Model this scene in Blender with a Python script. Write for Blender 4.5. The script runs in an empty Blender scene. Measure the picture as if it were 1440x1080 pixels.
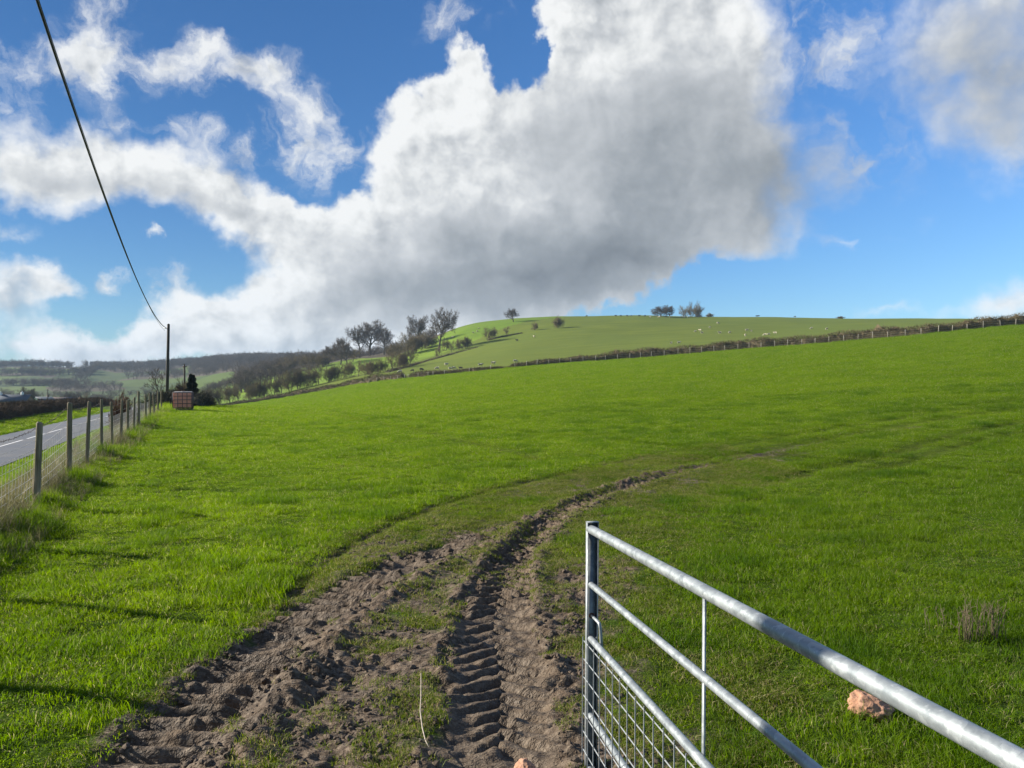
import bpy, math, random
import numpy as np
from mathutils import Vector, Matrix
S = bpy.context.scene
COL = S.collection
PI = math.pi
R = math.radians
FPX = 1067.0            # focal length of the photo in its own pixels (1440 wide)
CAMZ = 1.85

# ------------------------------------------------------------------ helpers
def tag(o, label=None, cat=None, group=None, kind=None):
    if label: o['label'] = label
    if cat: o['category'] = cat
    if group: o['group'] = group
    if kind: o['kind'] = kind
    return o

def empty(name, loc=(0, 0, 0), rz=0.0):
    o = bpy.data.objects.new(name, None)
    o.empty_display_size = 0.2
    COL.objects.link(o)
    o.location = loc
    o.rotation_euler = (0, 0, rz)
    return o

def mesh_np(name, verts, faces, mats, mat_idx=None, smooth=False, parent=None, attrs=None, link=True):
    """verts (N,3) array; faces: (M,3) or (M,4) array, or a list of such arrays."""
    me = bpy.data.meshes.new(name)
    verts = np.asarray(verts, dtype=np.float32)
    if not isinstance(faces, list): faces = [faces]
    faces = [np.asarray(f, dtype=np.int32) for f in faces if len(f)]
    nl = sum(f.size for f in faces); nf = sum(len(f) for f in faces)
    me.vertices.add(len(verts)); me.vertices.foreach_set('co', verts.ravel())
    me.loops.add(nl); me.polygons.add(nf)
    me.loops.foreach_set('vertex_index', np.concatenate([f.ravel() for f in faces]))
    tot = np.concatenate([np.full(len(f), f.shape[1], np.int32) for f in faces])
    st = np.concatenate([[0], np.cumsum(tot)[:-1]]).astype(np.int32)
    me.polygons.foreach_set('loop_start', st)
    try: me.polygons.foreach_set('loop_total', tot)
    except Exception: pass
    if smooth: me.polygons.foreach_set('use_smooth', np.ones(nf, bool))
    if not isinstance(mats, (list, tuple)): mats = [mats]
    for m in mats: me.materials.append(m)
    if mat_idx is not None: me.polygons.foreach_set('material_index', np.asarray(mat_idx, np.int32))
    for k, v in (attrs or {}).items():
        v = np.asarray(v, np.float32)
        if v.ndim == 1:
            a = me.attributes.new(k, 'FLOAT', 'POINT'); a.data.foreach_set('value', v)
        else:
            a = me.attributes.new(k, 'FLOAT_VECTOR', 'POINT'); a.data.foreach_set('vector', v.ravel())
    me.update(calc_edges=True); me.validate()
    o = bpy.data.objects.new(name, me)
    if link: COL.objects.link(o)
    if parent: o.parent = parent
    return o

class MB:
    """collects boxes, tubes, quads ... and links them as ONE mesh object"""
    def __init__(s): s.v = []; s.f3 = []; s.f4 = []; s.n = 0
    def add(s, vs, f3=(), f4=()):
        b = s.n
        s.v.extend([tuple(x) for x in vs]); s.n += len(vs)
        s.f3.extend([tuple(i + b for i in f) for f in f3])
        s.f4.extend([tuple(i + b for i in f) for f in f4])
    def box(s, c, size, rot=None, taper=1.0):
        hx, hy, hz = size[0] / 2, size[1] / 2, size[2] / 2
        vs = [Vector((sx * hx * (taper if sz > 0 else 1), sy * hy * (taper if sz > 0 else 1), sz * hz)) for sz in (-1, 1) for sx, sy in ((-1, -1), (1, -1), (1, 1), (-1, 1))]
        if rot is not None: vs = [rot @ v for v in vs]
        vs = [v + Vector(c) for v in vs]
        s.add(vs, (), [(3, 2, 1, 0), (4, 5, 6, 7), (0, 1, 5, 4), (1, 2, 6, 5), (2, 3, 7, 6), (3, 0, 4, 7)])
    def tube(s, pts, radii, n=6, caps=True):
        pts = [Vector(p) for p in pts]
        if not hasattr(radii, '__len__'): radii = [radii] * len(pts)
        up = None; vs = []
        for i, p in enumerate(pts):
            t = (pts[min(i + 1, len(pts) - 1)] - pts[max(i - 1, 0)])
            if t.length < 1e-9: t = Vector((0, 0, 1))
            t.normalize()
            if up is None:
                up = t.orthogonal().normalized()
            else:
                up = (up - t * up.dot(t))
                up = up.normalized() if up.length > 1e-6 else t.orthogonal().normalized()
            w = t.cross(up)
            for k in range(n):
                a = 2 * PI * k / n
                vs.append(p + (up * math.cos(a) + w * math.sin(a)) * radii[i])
        f4 = []; f3 = []
        for i in range(len(pts) - 1):
            for k in range(n):
                a = i * n + k; b = i * n + (k + 1) % n
                f4.append((a, b, b + n, a + n))
        if caps:
            b = len(vs); vs.append(pts[0]); vs.append(pts[-1]); e = (len(pts) - 1) * n
            for k in range(n):
                f3.append((b, (k + 1) % n, k)); f3.append((b + 1, e + k, e + (k + 1) % n))
        s.add(vs, f3, f4)
    def build(s, name, mat, parent=None, smooth=False, link=True):
        return mesh_np(name, np.array(s.v, np.float32).reshape(-1, 3), [np.array(s.f3, np.int32).reshape(-1, 3), np.array(s.f4, np.int32).reshape(-1, 4)], mat, smooth=smooth, parent=parent, link=link)

def copy_tree(o, parent=None):
    c = o.copy(); COL.objects.link(c); c.parent = parent
    for ch in list(o.children): copy_tree(ch, c)
    return c

# ------------------------------------------------------------------ numpy noise
def _h(ix, iy, seed):
    a = (ix.astype(np.int64) * 374761393 + iy.astype(np.int64) * 668265263 + seed * 1442695041) & 0xffffffff
    a = ((a ^ (a >> 13)) * 1274126177) & 0xffffffff
    a = ((a ^ (a >> 16)) * 2246822519) & 0xffffffff
    return ((a ^ (a >> 15)) & 0xffff) / 32767.5 - 1.0
def vnoise(x, y, seed=0):
    x = np.asarray(x, float); y = np.asarray(y, float)
    ix = np.floor(x); iy = np.floor(y); fx = x - ix; fy = y - iy
    fx = fx * fx * fx * (fx * (fx * 6 - 15) + 10); fy = fy * fy * fy * (fy * (fy * 6 - 15) + 10)
    a = _h(ix, iy, seed); b = _h(ix + 1, iy, seed); c = _h(ix, iy + 1, seed); d = _h(ix + 1, iy + 1, seed)
    return (a * (1 - fx) + b * fx) * (1 - fy) + (c * (1 - fx) + d * fx) * fy
def fbm(x, y, octv=4, seed=0, gain=0.5, lac=2.03):
    s = 0; a = 1.0; t = 0
    for k in range(octv):
        s = s + a * vnoise(x, y, seed + k * 17); t += a; a *= gain
        x = np.asarray(x) * lac + 13.7; y = np.asarray(y) * lac - 7.1
    return s / t
def ss(a, b, x):
    t = np.clip((np.asarray(x, float) - a) / (b - a), 0, 1)
    return t * t * (3 - 2 * t)

# ------------------------------------------------------------------ node helpers
def new_mat(name):
    m = bpy.data.materials.new(name); m.use_nodes = True
    nt = m.node_tree; nt.nodes.clear()
    out = nt.nodes.new('ShaderNodeOutputMaterial')
    return m, nt, out
def N(nt, t, ins=None, **kw):
    n = nt.nodes.new(t)
    for k, v in kw.items(): setattr(n, k, v)
    for k, v in (ins or {}).items():
        s = n.inputs[k]
        if isinstance(v, bpy.types.NodeSocket): nt.links.new(v, s)
        else: s.default_value = v
    return n
def mth(nt, op, a, b=None, c=None, clamp=False):
    n = nt.nodes.new('ShaderNodeMath'); n.operation = op; n.use_clamp = clamp
    for i, v in enumerate((a, b, c)):
        if v is None: continue
        if isinstance(v, bpy.types.NodeSocket): nt.links.new(v, n.inputs[i])
        else: n.inputs[i].default_value = v
    return n.outputs[0]
def mixc(nt, f, a, b, blend='MIX'):
    n = nt.nodes.new('ShaderNodeMix'); n.data_type = 'RGBA'; n.blend_type = blend
    for s, v in ((n.inputs[0], f), (n.inputs[6], a), (n.inputs[7], b)):
        if isinstance(v, bpy.types.NodeSocket): nt.links.new(v, s)
        else: s.default_value = v if not hasattr(v, '__len__') or len(v) == 4 else (*v, 1)
    return n.outputs[2]
def mrange(nt, v, a, b, c=0.0, d=1.0, smooth=False):
    n = nt.nodes.new('ShaderNodeMapRange'); n.clamp = True
    if smooth: n.interpolation_type = 'SMOOTHSTEP'
    nt.links.new(v, n.inputs[0])
    for i, x in enumerate((a, b, c, d)): n.inputs[i + 1].default_value = x
    return n.outputs[0]
def noise(nt, vec, scale, detail=4, rough=0.5, dist=0.0, out=0):
    n = nt.nodes.new('ShaderNodeTexNoise')
    if vec is not None: nt.links.new(vec, n.inputs['Vector'])
    n.inputs['Scale'].default_value = scale; n.inputs['Detail'].default_value = detail
    n.inputs['Roughness'].default_value = rough; n.inputs['Distortion'].default_value = dist
    return n.outputs[out]
def attr(nt, name):
    n = nt.nodes.new('ShaderNodeAttribute'); n.attribute_name = name
    return n.outputs['Fac']
def objpos(nt): return nt.nodes.new('ShaderNodeTexCoord').outputs['Object']
def geopos(nt): return nt.nodes.new('ShaderNodeNewGeometry').outputs['Position']
def simple_mat(name, col, rough=0.8, var=0.25, scale=8.0, metal=0.0, bump=0.0, spec=0.3, hue2=None):
    m, nt, out = new_mat(name)
    p = objpos(nt)
    n1 = noise(nt, p, scale, 5, 0.6)
    c2 = hue2 or tuple(c * (1 - var) for c in col)
    c1 = tuple(min(1, c * (1 + var)) for c in col)
    cc = mixc(nt, mrange(nt, n1, 0.3, 0.7), c2, c1)
    b = N(nt, 'ShaderNodeBsdfPrincipled', {'Base Color': cc, 'Roughness': rough, 'Metallic': metal, 'Specular IOR Level': spec})
    if bump:
        n2 = noise(nt, p, scale * 4, 4, 0.6)
        bp = N(nt, 'ShaderNodeBump', {'Height': n2, 'Strength': bump, 'Distance': 0.01})
        nt.links.new(bp.outputs[0], b.inputs['Normal'])
    nt.links.new(b.outputs[0], out.inputs[0])
    return m

# ------------------------------------------------------------------ terrain
# control points: image column, image row and distance (depth) of ground seen or guessed there
CP = []
def cp(u, *vd):
    for v, d in vd: CP.append((u, v, d))
def cz(u, *zd):      # depth and real height instead of a row
    for z, d in zd: CP.append((u, 540 - (z - CAMZ) * FPX / d, d))
for u in (-500, -100, 250, 500, 720, 1080, 1440, 2000): cz(u, (0, 1.5), (0, 3.5))
cz(-500, (-.05, 8), (-.1, 15), (-.3, 30), (-1.2, 60), (-4.5, 150), (-6, 300))
cz(0, (-.02, 8), (-.06, 15), (-.3, 30), (-1.2, 60), (-4.5, 150))
cz(130, (0, 8), (0, 15), (-.1, 30), (-.9, 60), (-4.5, 150))
cz(257, (0, 8), (.02, 15), (.12, 28), (.18, 47), (0, 62), (-1.8, 100), (-4.6, 200))
cz(340, (0, 15), (.05, 30), (.0, 50)); cp(340, (575, 100), (568, 195))
cz(440, (0, 8), (0, 15), (0, 30)); cp(440, (580, 58), (567, 100), (552, 190))
cz(580, (0, 8), (.02, 15), (.15, 30), (.5, 60), (1.2, 100)); cp(580, (531, 168))
cz(720, (0, 8), (.05, 15), (.3, 30), (1.2, 60), (2.8, 100)); cp(720, (517, 150))
cz(900, (.02, 8), (.12, 15), (.55, 30), (1.9, 60), (4.2, 100)); cp(900, (503, 145))
cz(1080, (.03, 8), (.2, 15), (.8, 30), (2.6, 60), (5.6, 100)); cp(1080, (488, 135))
cz(1440, (.12, 8), (.5, 15), (1.6, 30), (4.6, 60)); cp(1440, (456, 120))
cz(2000, (.12, 8), (.5, 15), (1.6, 30), (4.6, 60)); cp(2000, (456, 120), (452, 170), (452, 300), (470, 900), (530, 3000))
cp(1300, (470, 122), (463, 200), (452, 300), (448, 360), (455, 480), (480, 900))
cp(1440, (452, 160), (450, 250), (449, 360), (458, 480), (470, 900), (530, 3000))
cp(1080, (481, 170), (465, 280), (446, 380), (448, 450), (475, 700), (530, 3000))
cp(900, (496, 170), (473, 280), (444.5, 380), (446, 450), (475, 700))
cp(780, (511, 152), (506, 180), (480, 280), (446, 390), (448, 450), (480, 700), (530, 3000))
cp(720, (511, 180), (486, 280), (471, 330), (448.5, 400), (455, 470), (485, 800))
cp(660, (523, 160), (516, 200), (497, 280), (483, 330), (457, 400), (465, 480), (490, 800))
cp(600, (529, 165), (522, 200), (508, 280), (493, 340), (478, 400), (480, 500), (492, 800), (535, 3000))
cp(560, (533, 170), (522, 220), (510, 300), (496, 400), (500, 600))
cp(500, (541, 180), (530, 240), (517, 320), (504, 400), (506, 520), (509, 900))
cp(440, (543, 240), (529, 320), (517, 400), (510, 520), (506.5, 900), (515, 1300))
cp(380, (562, 195), (555, 240), (541, 320), (531, 400), (520, 560), (505, 950))
cp(300, (574, 200), (568, 260), (558, 340), (546, 450), (530, 620), (509, 950), (518, 1400))
cp(230, (577, 300), (560, 450), (540, 680), (515, 1000))
cp(130, (578, 300), (562, 450), (541, 700), (518, 1000), (524, 1400), (535, 3000))
cp(0, (579, 300), (564, 450), (542, 700), (516, 1000), (522, 1400), (535, 3000))
cp(-300, (579, 300), (564, 450), (542, 700), (516, 1000), (522, 1400), (535, 3000))
cp(60, (516, 1000)); cp(105, (518.5, 1000)); cp(330, (506, 950))
_cp = np.array(CP)
_th = np.arctan((_cp[:, 0] - 720) / FPX); _r = _cp[:, 2] / np.cos(_th)
_s = (CAMZ - (_cp[:, 1] - 540) / FPX * _cp[:, 2]) / _r
_P = np.stack([_th * 1.6, np.log(_r + 2.0) * 0.55], 1)
def _K(A, B):
    d2 = ((A[:, None, :] - B[None, :, :]) ** 2).sum(-1)
    return np.where(d2 > 1e-12, 0.5 * d2 * np.log(np.maximum(d2, 1e-12)), 0)
_n = len(_P)
_A = np.zeros((_n + 3, _n + 3)); _A[:_n, :_n] = _K(_P, _P) + np.eye(_n) * 2e-5
_A[:_n, _n] = 1; _A[:_n, _n + 1:] = _P; _A[_n, :_n] = 1; _A[_n + 1:, :_n] = _P.T
_W = np.linalg.solve(_A, np.concatenate([_s, np.zeros(3)]))
def Hbase(x, y):
    x = np.atleast_1d(np.asarray(x, float)); y = np.atleast_1d(np.asarray(y, float))
    sh = x.shape; x = x.ravel(); y = y.ravel()
    r = np.hypot(x, y); th = np.clip(np.arctan2(x, y), -0.85, 0.85)
    Q = np.stack([th * 1.6, np.log(np.clip(r, 1.0, 3200) + 2.0) * 0.55], 1)
    out = np.empty(len(x))
    for i in range(0, len(x), 40000):
        q = Q[i:i + 40000]
        out[i:i + 40000] = _K(q, _P) @ _W[:_n] + _W[_n] + q @ _W[_n + 1:]
    z = out * r
    back = ss(0.95, 1.5, np.abs(np.arctan2(x, y)))        # behind and far to the sides: nearly flat
    z = z * (1 - back) - 0.004 * r * back
    return z.reshape(sh)
FT = np.array([-0.41, 1.0]) / math.hypot(.41, 1)           # direction of the roadside fence
def fence_q(x, y): return -((x + 2.4) + 0.41 * y) / 1.0808   # metres to the left (road side) of the fence line
ROADC, ROADH = 6.3, 2.15
def road_z(x, y):
    s = x * FT[0] + y * FT[1]
    return -0.92 - 0.006 * (s - 20) - 0.00003 * np.maximum(s - 40, 0) ** 2
def H0(x, y):
    x = np.asarray(x, float); y = np.asarray(y, float)
    z = Hbase(x, y)
    q = fence_q(x, y)
    w = ss(0.3, 3.7, q) * (1 - ss(14, 30, q)) * (1 - ss(110, 170, y))
    return z * (1 - w) + (road_z(x, y) + 0.35 * ss(8.5, 10.2, q)) * w
def micro(x, y):
    q = fence_q(x, y)
    m = 0.03 * fbm(x * 0.8, y * 0.8, 3, 5) + 0.012 * fbm(x * 4, y * 4, 2, 9)
    m = m + 0.15 * np.exp(-((q - .1) / 0.38) ** 2) * (1 + .6 * vnoise(x * 1.3, y * 1.3, 3))      # turf bank at the fence foot
    onroad = ss(3.2, 3.9, q) * (1 - ss(8.6, 9.2, q))
    return m * (1 - onroad)
def at(u, v, zoff=0.0, dmin=1.5, dmax=2500):
    """where the line of sight through photo pixel (u, v) first meets the ground"""
    d = np.exp(np.linspace(math.log(dmin), math.log(dmax), 1400))
    X = (u - 720) / FPX * d; Z = CAMZ - (v - 540) / FPX * d
    g = H0(X, d) + zoff - Z
    i = np.argmax(g > 0)
    if g[i] <= 0: return None
    if i == 0: return Vector((X[0], d[0], H0(X[0], d[0])[0]))
    t = -g[i - 1] / (g[i] - g[i - 1]); dd = d[i - 1] + t * (d[i] - d[i - 1])
    x = (u - 720) / FPX * dd
    return Vector((x, dd, float(H0(x, dd)[0])))
def ground(x, y, full=True):
    z = H0(np.array([x]), np.array([y]))[0]
    return float(z + (micro(np.array([x]), np.array([y]))[0] if full else 0))
def on(u, d):
    """ground point at photo column u and depth d"""
    x = (u - 720) / FPX * d
    return Vector((x, d, ground(x, d, False)))
# ------------------------------------------------------------------ sun, sky, camera
SUN_EL, SUN_LEFT, SUN_FWD = R(24), math.cos(R(14)), math.sin(R(14))
sun_dir = Vector((-SUN_LEFT * math.cos(SUN_EL), SUN_FWD * math.cos(SUN_EL), math.sin(SUN_EL)))
sl = bpy.data.lights.new('sun', 'SUN'); sl.energy = 5.0; sl.angle = R(0.55); sl.color = (1.0, 0.93, 0.82)
so = bpy.data.objects.new('sun', sl); COL.objects.link(so)
so.rotation_euler = (-sun_dir).to_track_quat('-Z', 'Y').to_euler(); so.location = (-40, 10, 40)

W = bpy.data.worlds.new('World'); S.world = W; W.use_nodes = True
wt = W.node_tree; wt.nodes.clear()
wout = wt.nodes.new('ShaderNodeOutputWorld'); bg = wt.nodes.new('ShaderNodeBackground')
wt.links.new(bg.outputs[0], wout.inputs[0])
sky = N(wt, 'ShaderNodeTexSky', sky_type='NISHITA', sun_disc=False)
sky.sun_elevation = SUN_EL; sky.sun_rotation = R(76)
sky.altitude = 150; sky.air_density = 1.0; sky.dust_density = 0.35; sky.ozone_density = 2.2
# azimuth (deg, + to the right of the view) and elevation of every direction of the sky
gen = wt.nodes.new('ShaderNodeTexCoord').outputs['Generated']
sp = N(wt, 'ShaderNodeSeparateXYZ', {0: gen})
az = mth(wt, 'MULTIPLY', mth(wt, 'ARCTAN2', sp.outputs[0], sp.outputs[1]), 180 / PI)
el = mth(wt, 'MULTIPLY', mth(wt, 'ARCSINE', sp.outputs[2]), 180 / PI)
pos = N(wt, 'ShaderNodeCombineXYZ', {0: az, 1: el, 2: 0.0}).outputs[0]

def azel(u, v):
    a = math.atan((u - 720) / FPX)
    return math.degrees(a), math.degrees(math.atan(-(v - 540) / FPX * math.cos(a)))
DEG = 18.6
def blob_sum(nt, vec, blobs, soft=False):
    tot = None
    for b in blobs:
        u, v, ru, rv = b[:4]; rot = b[4] if len(b) > 4 else 0; w = b[5] if len(b) > 5 else 1.0
        a, e = azel(u, v)
        mp = N(nt, 'ShaderNodeMapping', {'Vector': vec, 'Location': (a, e, 0), 'Rotation': (0, 0, R(-rot)), 'Scale': (ru / DEG, rv / DEG, 1)}, vector_type='TEXTURE')
        g = N(nt, 'ShaderNodeTexGradient', {'Vector': mp.outputs[0]}, gradient_type='QUADRATIC_SPHERE' if soft else 'SPHERICAL')
        f = g.outputs['Fac']
        tot = mth(nt, 'MULTIPLY_ADD', f, w, 0.0 if tot is None else tot)
    return tot
# cumulus bodies: column, row, half-widths, tilt, weight (their outlines come from the noise)
CUM = [(650, 140, 120, 105, 0), (648, 95, 70, 50, 0, .6), (615, 225, 140, 115), (570, 320, 140, 110), (885, 30, 185, 170), (950, 140, 200, 180), (1010, 250, 190, 150),
       (850, 240, 250, 190), (760, 340, 260, 130), (700, 395, 260, 85), (820, 385, 150, 60), (870, 320, 150, 110), (560, 420, 200, 80),
       (1060, 300, 130, 80, 0, .8), (1130, 250, 100, 100, 0, .28), (690, 240, 160, 120), (1040, 345, 90, 35, 0, .35),
       (790, 10, 100, 110), (1000, 10, 120, 110, 0, .8), (1060, 60, 90, 70, 40, .5),
       (20, 225, 130, 85, 0, .9), (110, 235, 130, 75, 5, .9), (210, 240, 130, 62, 10, .9), (310, 268, 130, 60, 18, .9), (390, 305, 130, 66, 25), (460, 350, 140, 80, 30), (490, 280, 90, 60, 50, .6),
       (420, 405, 160, 70, -8), (340, 440, 150, 55), (245, 395, 55, 35, 15, .75), (520, 445, 200, 60), (430, 470, 180, 55),
       (25, 380, 95, 40, 8, .95), (15, 430, 100, 40, 0, .9), (60, 488, 150, 40, 0, .95), (165, 487, 120, 38, 0, .85), (270, 465, 110, 55), (350, 480, 160, 50), (90, 400, 50, 20, 25, .6),
       (1430, 40, 210, 150, 10, .8), (1380, 120, 150, 110, 25, .7), (1440, 180, 120, 80, 0, .5), (1290, 50, 90, 90, 0, .35),
       (1440, 425, 100, 36, -12, 1.2), (1260, 448, 90, 12, 0, .6), (690, 440, 120, 30, -5, .8)]
HOLES = [(716, 48, 58, 92, -22, -1.15), (752, 100, 26, 36, -14, -.5), (465, 245, 75, 55, 25, -.9), (930, 388, 70, 32, -25, -.7), (1010, 405, 150, 40, 0, -.9), (560, 60, 90, 70, 0, -.6), (150, 345, 160, 40, 8, -.6), (240, 370, 60, 25, 10, -.4), (150, 438, 75, 26, 6, -.7), (300, 405, 40, 20, 0, -.3)]
WISP = [(40, 80, 130, 40, 8, .62), (150, 20, 70, 90, 30, .62), (140, 80, 100, 35, 10, .55), (235, 85, 110, 32, 5, .62), (285, 120, 70, 50, 50, .55), (350, 105, 100, 36, 25, .6), (420, 130, 90, 45, 35, .62), (465, 185, 80, 55, 45, .65),
        (400, 200, 40, 35, 40, .5), (275, 195, 90, 28, 10, .45), (190, 170, 90, 30, 0, .45), (445, 235, 90, 55, 35, .42), (340, 200, 60, 35, 20, .35), (620, 45, 70, 40, 0, .3), (10, 140, 60, 35, 0, .5), (300, 60, 90, 25, 15, .35), (615, 8, 70, 28, 30, .42), (680, 25, 50, 25, 0, .35), (203, 328, 16, 14, 0, .8),
        (165, 400, 26, 22, 0, .75), (15, 310, 60, 18, 0, .45), (240, 390, 50, 35, 20, .7), (1190, 345, 90, 20, -8, .3), (1180, 130, 100, 150, 0, .3), (1170, 20, 110, 100, 0, .25), (1260, 200, 110, 70, 0, .28), (1090, 130, 80, 120, 20, .35), (1180, 260, 90, 70, 0, .2)]
# thick grey undersides
GREY = [(870, 290, 330, 190, 0, 1.0), (720, 385, 330, 90, 5, 1.3), (880, 360, 190, 80, 0, .9), (1040, 240, 220, 180, 0, .8), (650, 430, 280, 60, 0, .9), (960, 120, 240, 190, 20, .6),
        (520, 400, 220, 60, 15, .45), (330, 292, 180, 26, 15, .6), (180, 265, 150, 24, 8, .6), (50, 250, 130, 26, 0, .6), (120, 200, 60, 20, 0, .35), (560, 270, 60, 40, 0, .3), (40, 395, 60, 20, 10, .4), (400, 430, 120, 24, -8, .4), (60, 430, 150, 22, 0, .5), (60, 500, 160, 22, 0, .4), (250, 490, 300, 30, 0, .4), (480, 470, 160, 45, 0, .6), (1400, 120, 260, 190, 0, 1.25), (790, 180, 150, 90, 20, .45), (1140, 290, 120, 100, 0, .7), (640, 330, 130, 60, 20, .35), (700, 150, 70, 60, 0, .2)]
# warp so that the edges billow
wn = noise(wt, pos, 0.16, 7, 0.58, 0.0, 1)
wv = N(wt, 'ShaderNodeVectorMath', {0: wn, 1: (0.5, 0.5, 0.5)}, operation='SUBTRACT').outputs[0]
wn2 = noise(wt, pos, 0.7, 4, 0.55, 0.0, 1)
wv2 = N(wt, 'ShaderNodeVectorMath', {0: wn2, 1: (0.5, 0.5, 0.5)}, operation='SUBTRACT').outputs[0]
pw = N(wt, 'ShaderNodeVectorMath', {0: wv, 1: (7.5, 6.0, 0), 2: pos}, operation='MULTIPLY_ADD').outputs[0]
pw = N(wt, 'ShaderNodeVectorMath', {0: wv2, 1: (1.3, 1.2, 0), 2: pw}, operation='MULTIPLY_ADD').outputs[0]
body = mth(wt, 'MINIMUM', blob_sum(wt, pw, CUM), 1.3)
body = mth(wt, 'ADD', body, blob_sum(wt, pw, HOLES))
wisp = blob_sum(wt, pw, WISP)
# fractal detail, sampled here and a little way towards the sun for relief
def detail(off):
    p = N(wt, 'ShaderNodeVectorMath', {0: pos, 1: off}, operation='ADD').outputs[0]
    p = N(wt, 'ShaderNodeVectorMath', {0: wv, 1: (2.0, 2.0, 0), 2: p}, operation='MULTIPLY_ADD').outputs[0]
    a = noise(wt, p, 0.20, 8, 0.54)
    v = N(wt, 'ShaderNodeTexVoronoi', {'Vector': p, 'Scale': 0.42, 'Detail': 3.0, 'Roughness': 0.55}, voronoi_dimensions='2D', feature='SMOOTH_F1').outputs['Distance']
    return a, mth(wt, 'SUBTRACT', a, mth(wt, 'MULTIPLY', v, 0.16))
fine, d0 = detail((0, 0, 0)); _, d1 = detail((-0.55, 0.45, 0)); _, d2 = detail((-1.6, 1.2, 0))
dens = mth(wt, 'ADD', body, mth(wt, 'MULTIPLY', mth(wt, 'SUBTRACT', d0, 0.40), 1.5))
softr = mrange(wt, az, 10, 20, 0.0, 0.75, True)
lo_ = mth(wt, 'SUBTRACT', 0.20, mth(wt, 'MULTIPLY', softr, 0.10)); hi_ = mth(wt, 'ADD', mth(wt, 'ADD', 0.68, softr), mrange(wt, az, -20, -11, 0.42, 0.0, True))
cvt = mth(wt, 'DIVIDE', mth(wt, 'SUBTRACT', dens, lo_), mth(wt, 'SUBTRACT', hi_, lo_), clamp=True)
cov = mrange(wt, cvt, 0, 1, 0, 1, True)
wn3 = mth(wt, 'SUBTRACT', noise(wt, pw, 0.30, 7, 0.60), 0.5)
wd = mth(wt, 'MULTIPLY_ADD', wn3, mrange(wt, wisp, .0, .35, 0, 2.9), wisp)
wcov = mth(wt, 'MULTIPLY', mrange(wt, wd, 0.10, 1.15, 0, 1, True), 0.94)
cover = mth(wt, 'SUBTRACT', 1.0, mth(wt, 'MULTIPLY', mth(wt, 'SUBTRACT', 1.0, cov), mth(wt, 'SUBTRACT', 1.0, wcov)))
relief = mth(wt, 'ADD', mth(wt, 'MULTIPLY', mth(wt, 'SUBTRACT', d0, d1), 0.75), mth(wt, 'MULTIPLY', mth(wt, 'SUBTRACT', d0, d2), 0.8))
ps_ = N(wt, 'ShaderNodeVectorMath', {0: wv, 1: (5.0, 4.0, 0), 2: pos}, operation='MULTIPLY_ADD').outputs[0]
grey = blob_sum(wt, ps_, GREY)
thick = mrange(wt, dens, 0.5, 1.6, 0.0, 0.12)
lit = mth(wt, 'ADD', mth(wt, 'SUBTRACT', mth(wt, 'SUBTRACT', 1.0, mth(wt, 'MULTIPLY', grey, 0.385)), thick), mth(wt, 'MULTIPLY', relief, mrange(wt, grey, 0.1, 0.9, 1.25, 0.45)), clamp=True)
ramp = N(wt, 'ShaderNodeValToRGB', {0: lit})
cr = ramp.color_ramp; cr.elements[0].position = 0.0; cr.elements[0].color = (0.16, 0.18, 0.205, 1)
cr.elements[1].position = 1.0; cr.elements[1].color = (0.92, 0.93, 0.93, 1)
for p_, c_ in ((0.35, (0.33, 0.36, 0.39, 1)), (0.65, (0.58, 0.605, 0.63, 1)), (0.85, (0.8, 0.815, 0.82, 1))):
    e_ = cr.elements.new(p_); e_.color = c_
# clear sky: the daylight model, scaled to the strength range, a little richer in blue
skc = N(wt, 'ShaderNodeHueSaturation', {'Color': sky.outputs[0], 'Saturation': 1.25, 'Value': 0.0515}).outputs[0]
# clean, dry air after rain: less white towards the horizon than the model's
skc = mixc(wt, 1.0, skc, mixc(wt, mrange(wt, el, -2, 26), (.50, .76, 1.03), (.66, .88, 1.12)), 'MULTIPLY')
cloudc = N(wt, 'ShaderNodeVectorMath', {0: ramp.outputs[0], 'Scale': 0.406}, operation='SCALE').outputs[0]
skyc = mixc(wt, cover, skc, cloudc)
wt.links.new(skyc, bg.inputs[0]); bg.inputs[1].default_value = 1.0
# the rest of the sky, outside the stretch the photograph shows: scattered cumulus over the same daylight
rn = noise(wt, gen, 2.2, 4, 0.5)
bg2 = N(wt, 'ShaderNodeBackground', {0: mixc(wt, mrange(wt, rn, 0.5, 0.66, 0, 0.9), skc, (0.24, 0.25, 0.26)), 1: 1.0})
inside = mth(wt, 'MULTIPLY', mth(wt, 'MULTIPLY', mrange(wt, mth(wt, 'ABSOLUTE', az), 38, 45, 1, 0), mrange(wt, el, 29, 36, 1, 0)), mrange(wt, el, -6, -5, 0, 1))
mxs = N(wt, 'ShaderNodeMixShader', {0: inside, 1: bg2.outputs[0], 2: bg.outputs[0]})
wt.links.new(mxs.outputs[0], wout.inputs[0])
W.cycles.sampling_method = 'NONE'

cd = bpy.data.cameras.new('camera'); co = bpy.data.objects.new('camera', cd); COL.objects.link(co)
co.location = (0, 0, CAMZ); co.rotation_euler = (R(90), 0, 0)
cd.sensor_width = 36; cd.lens = 36 * FPX / 1440; cd.clip_start = 0.05; cd.clip_end = 8000
S.camera = co
S.view_settings.view_transform = 'Standard'; S.view_settings.look = 'None'; S.view_settings.exposure = 1.3; S.view_settings.gamma = 1
S.render.film_transparent = False
S.cycles.max_bounces = 6; S.cycles.transparent_max_bounces = 6
S.cycles.use_denoising = True
# ------------------------------------------------------------------ where things run: hedge line, tyre tracks
def poly_at(pts, zoff=0): return [at(u, v) for u, v in pts]
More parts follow.
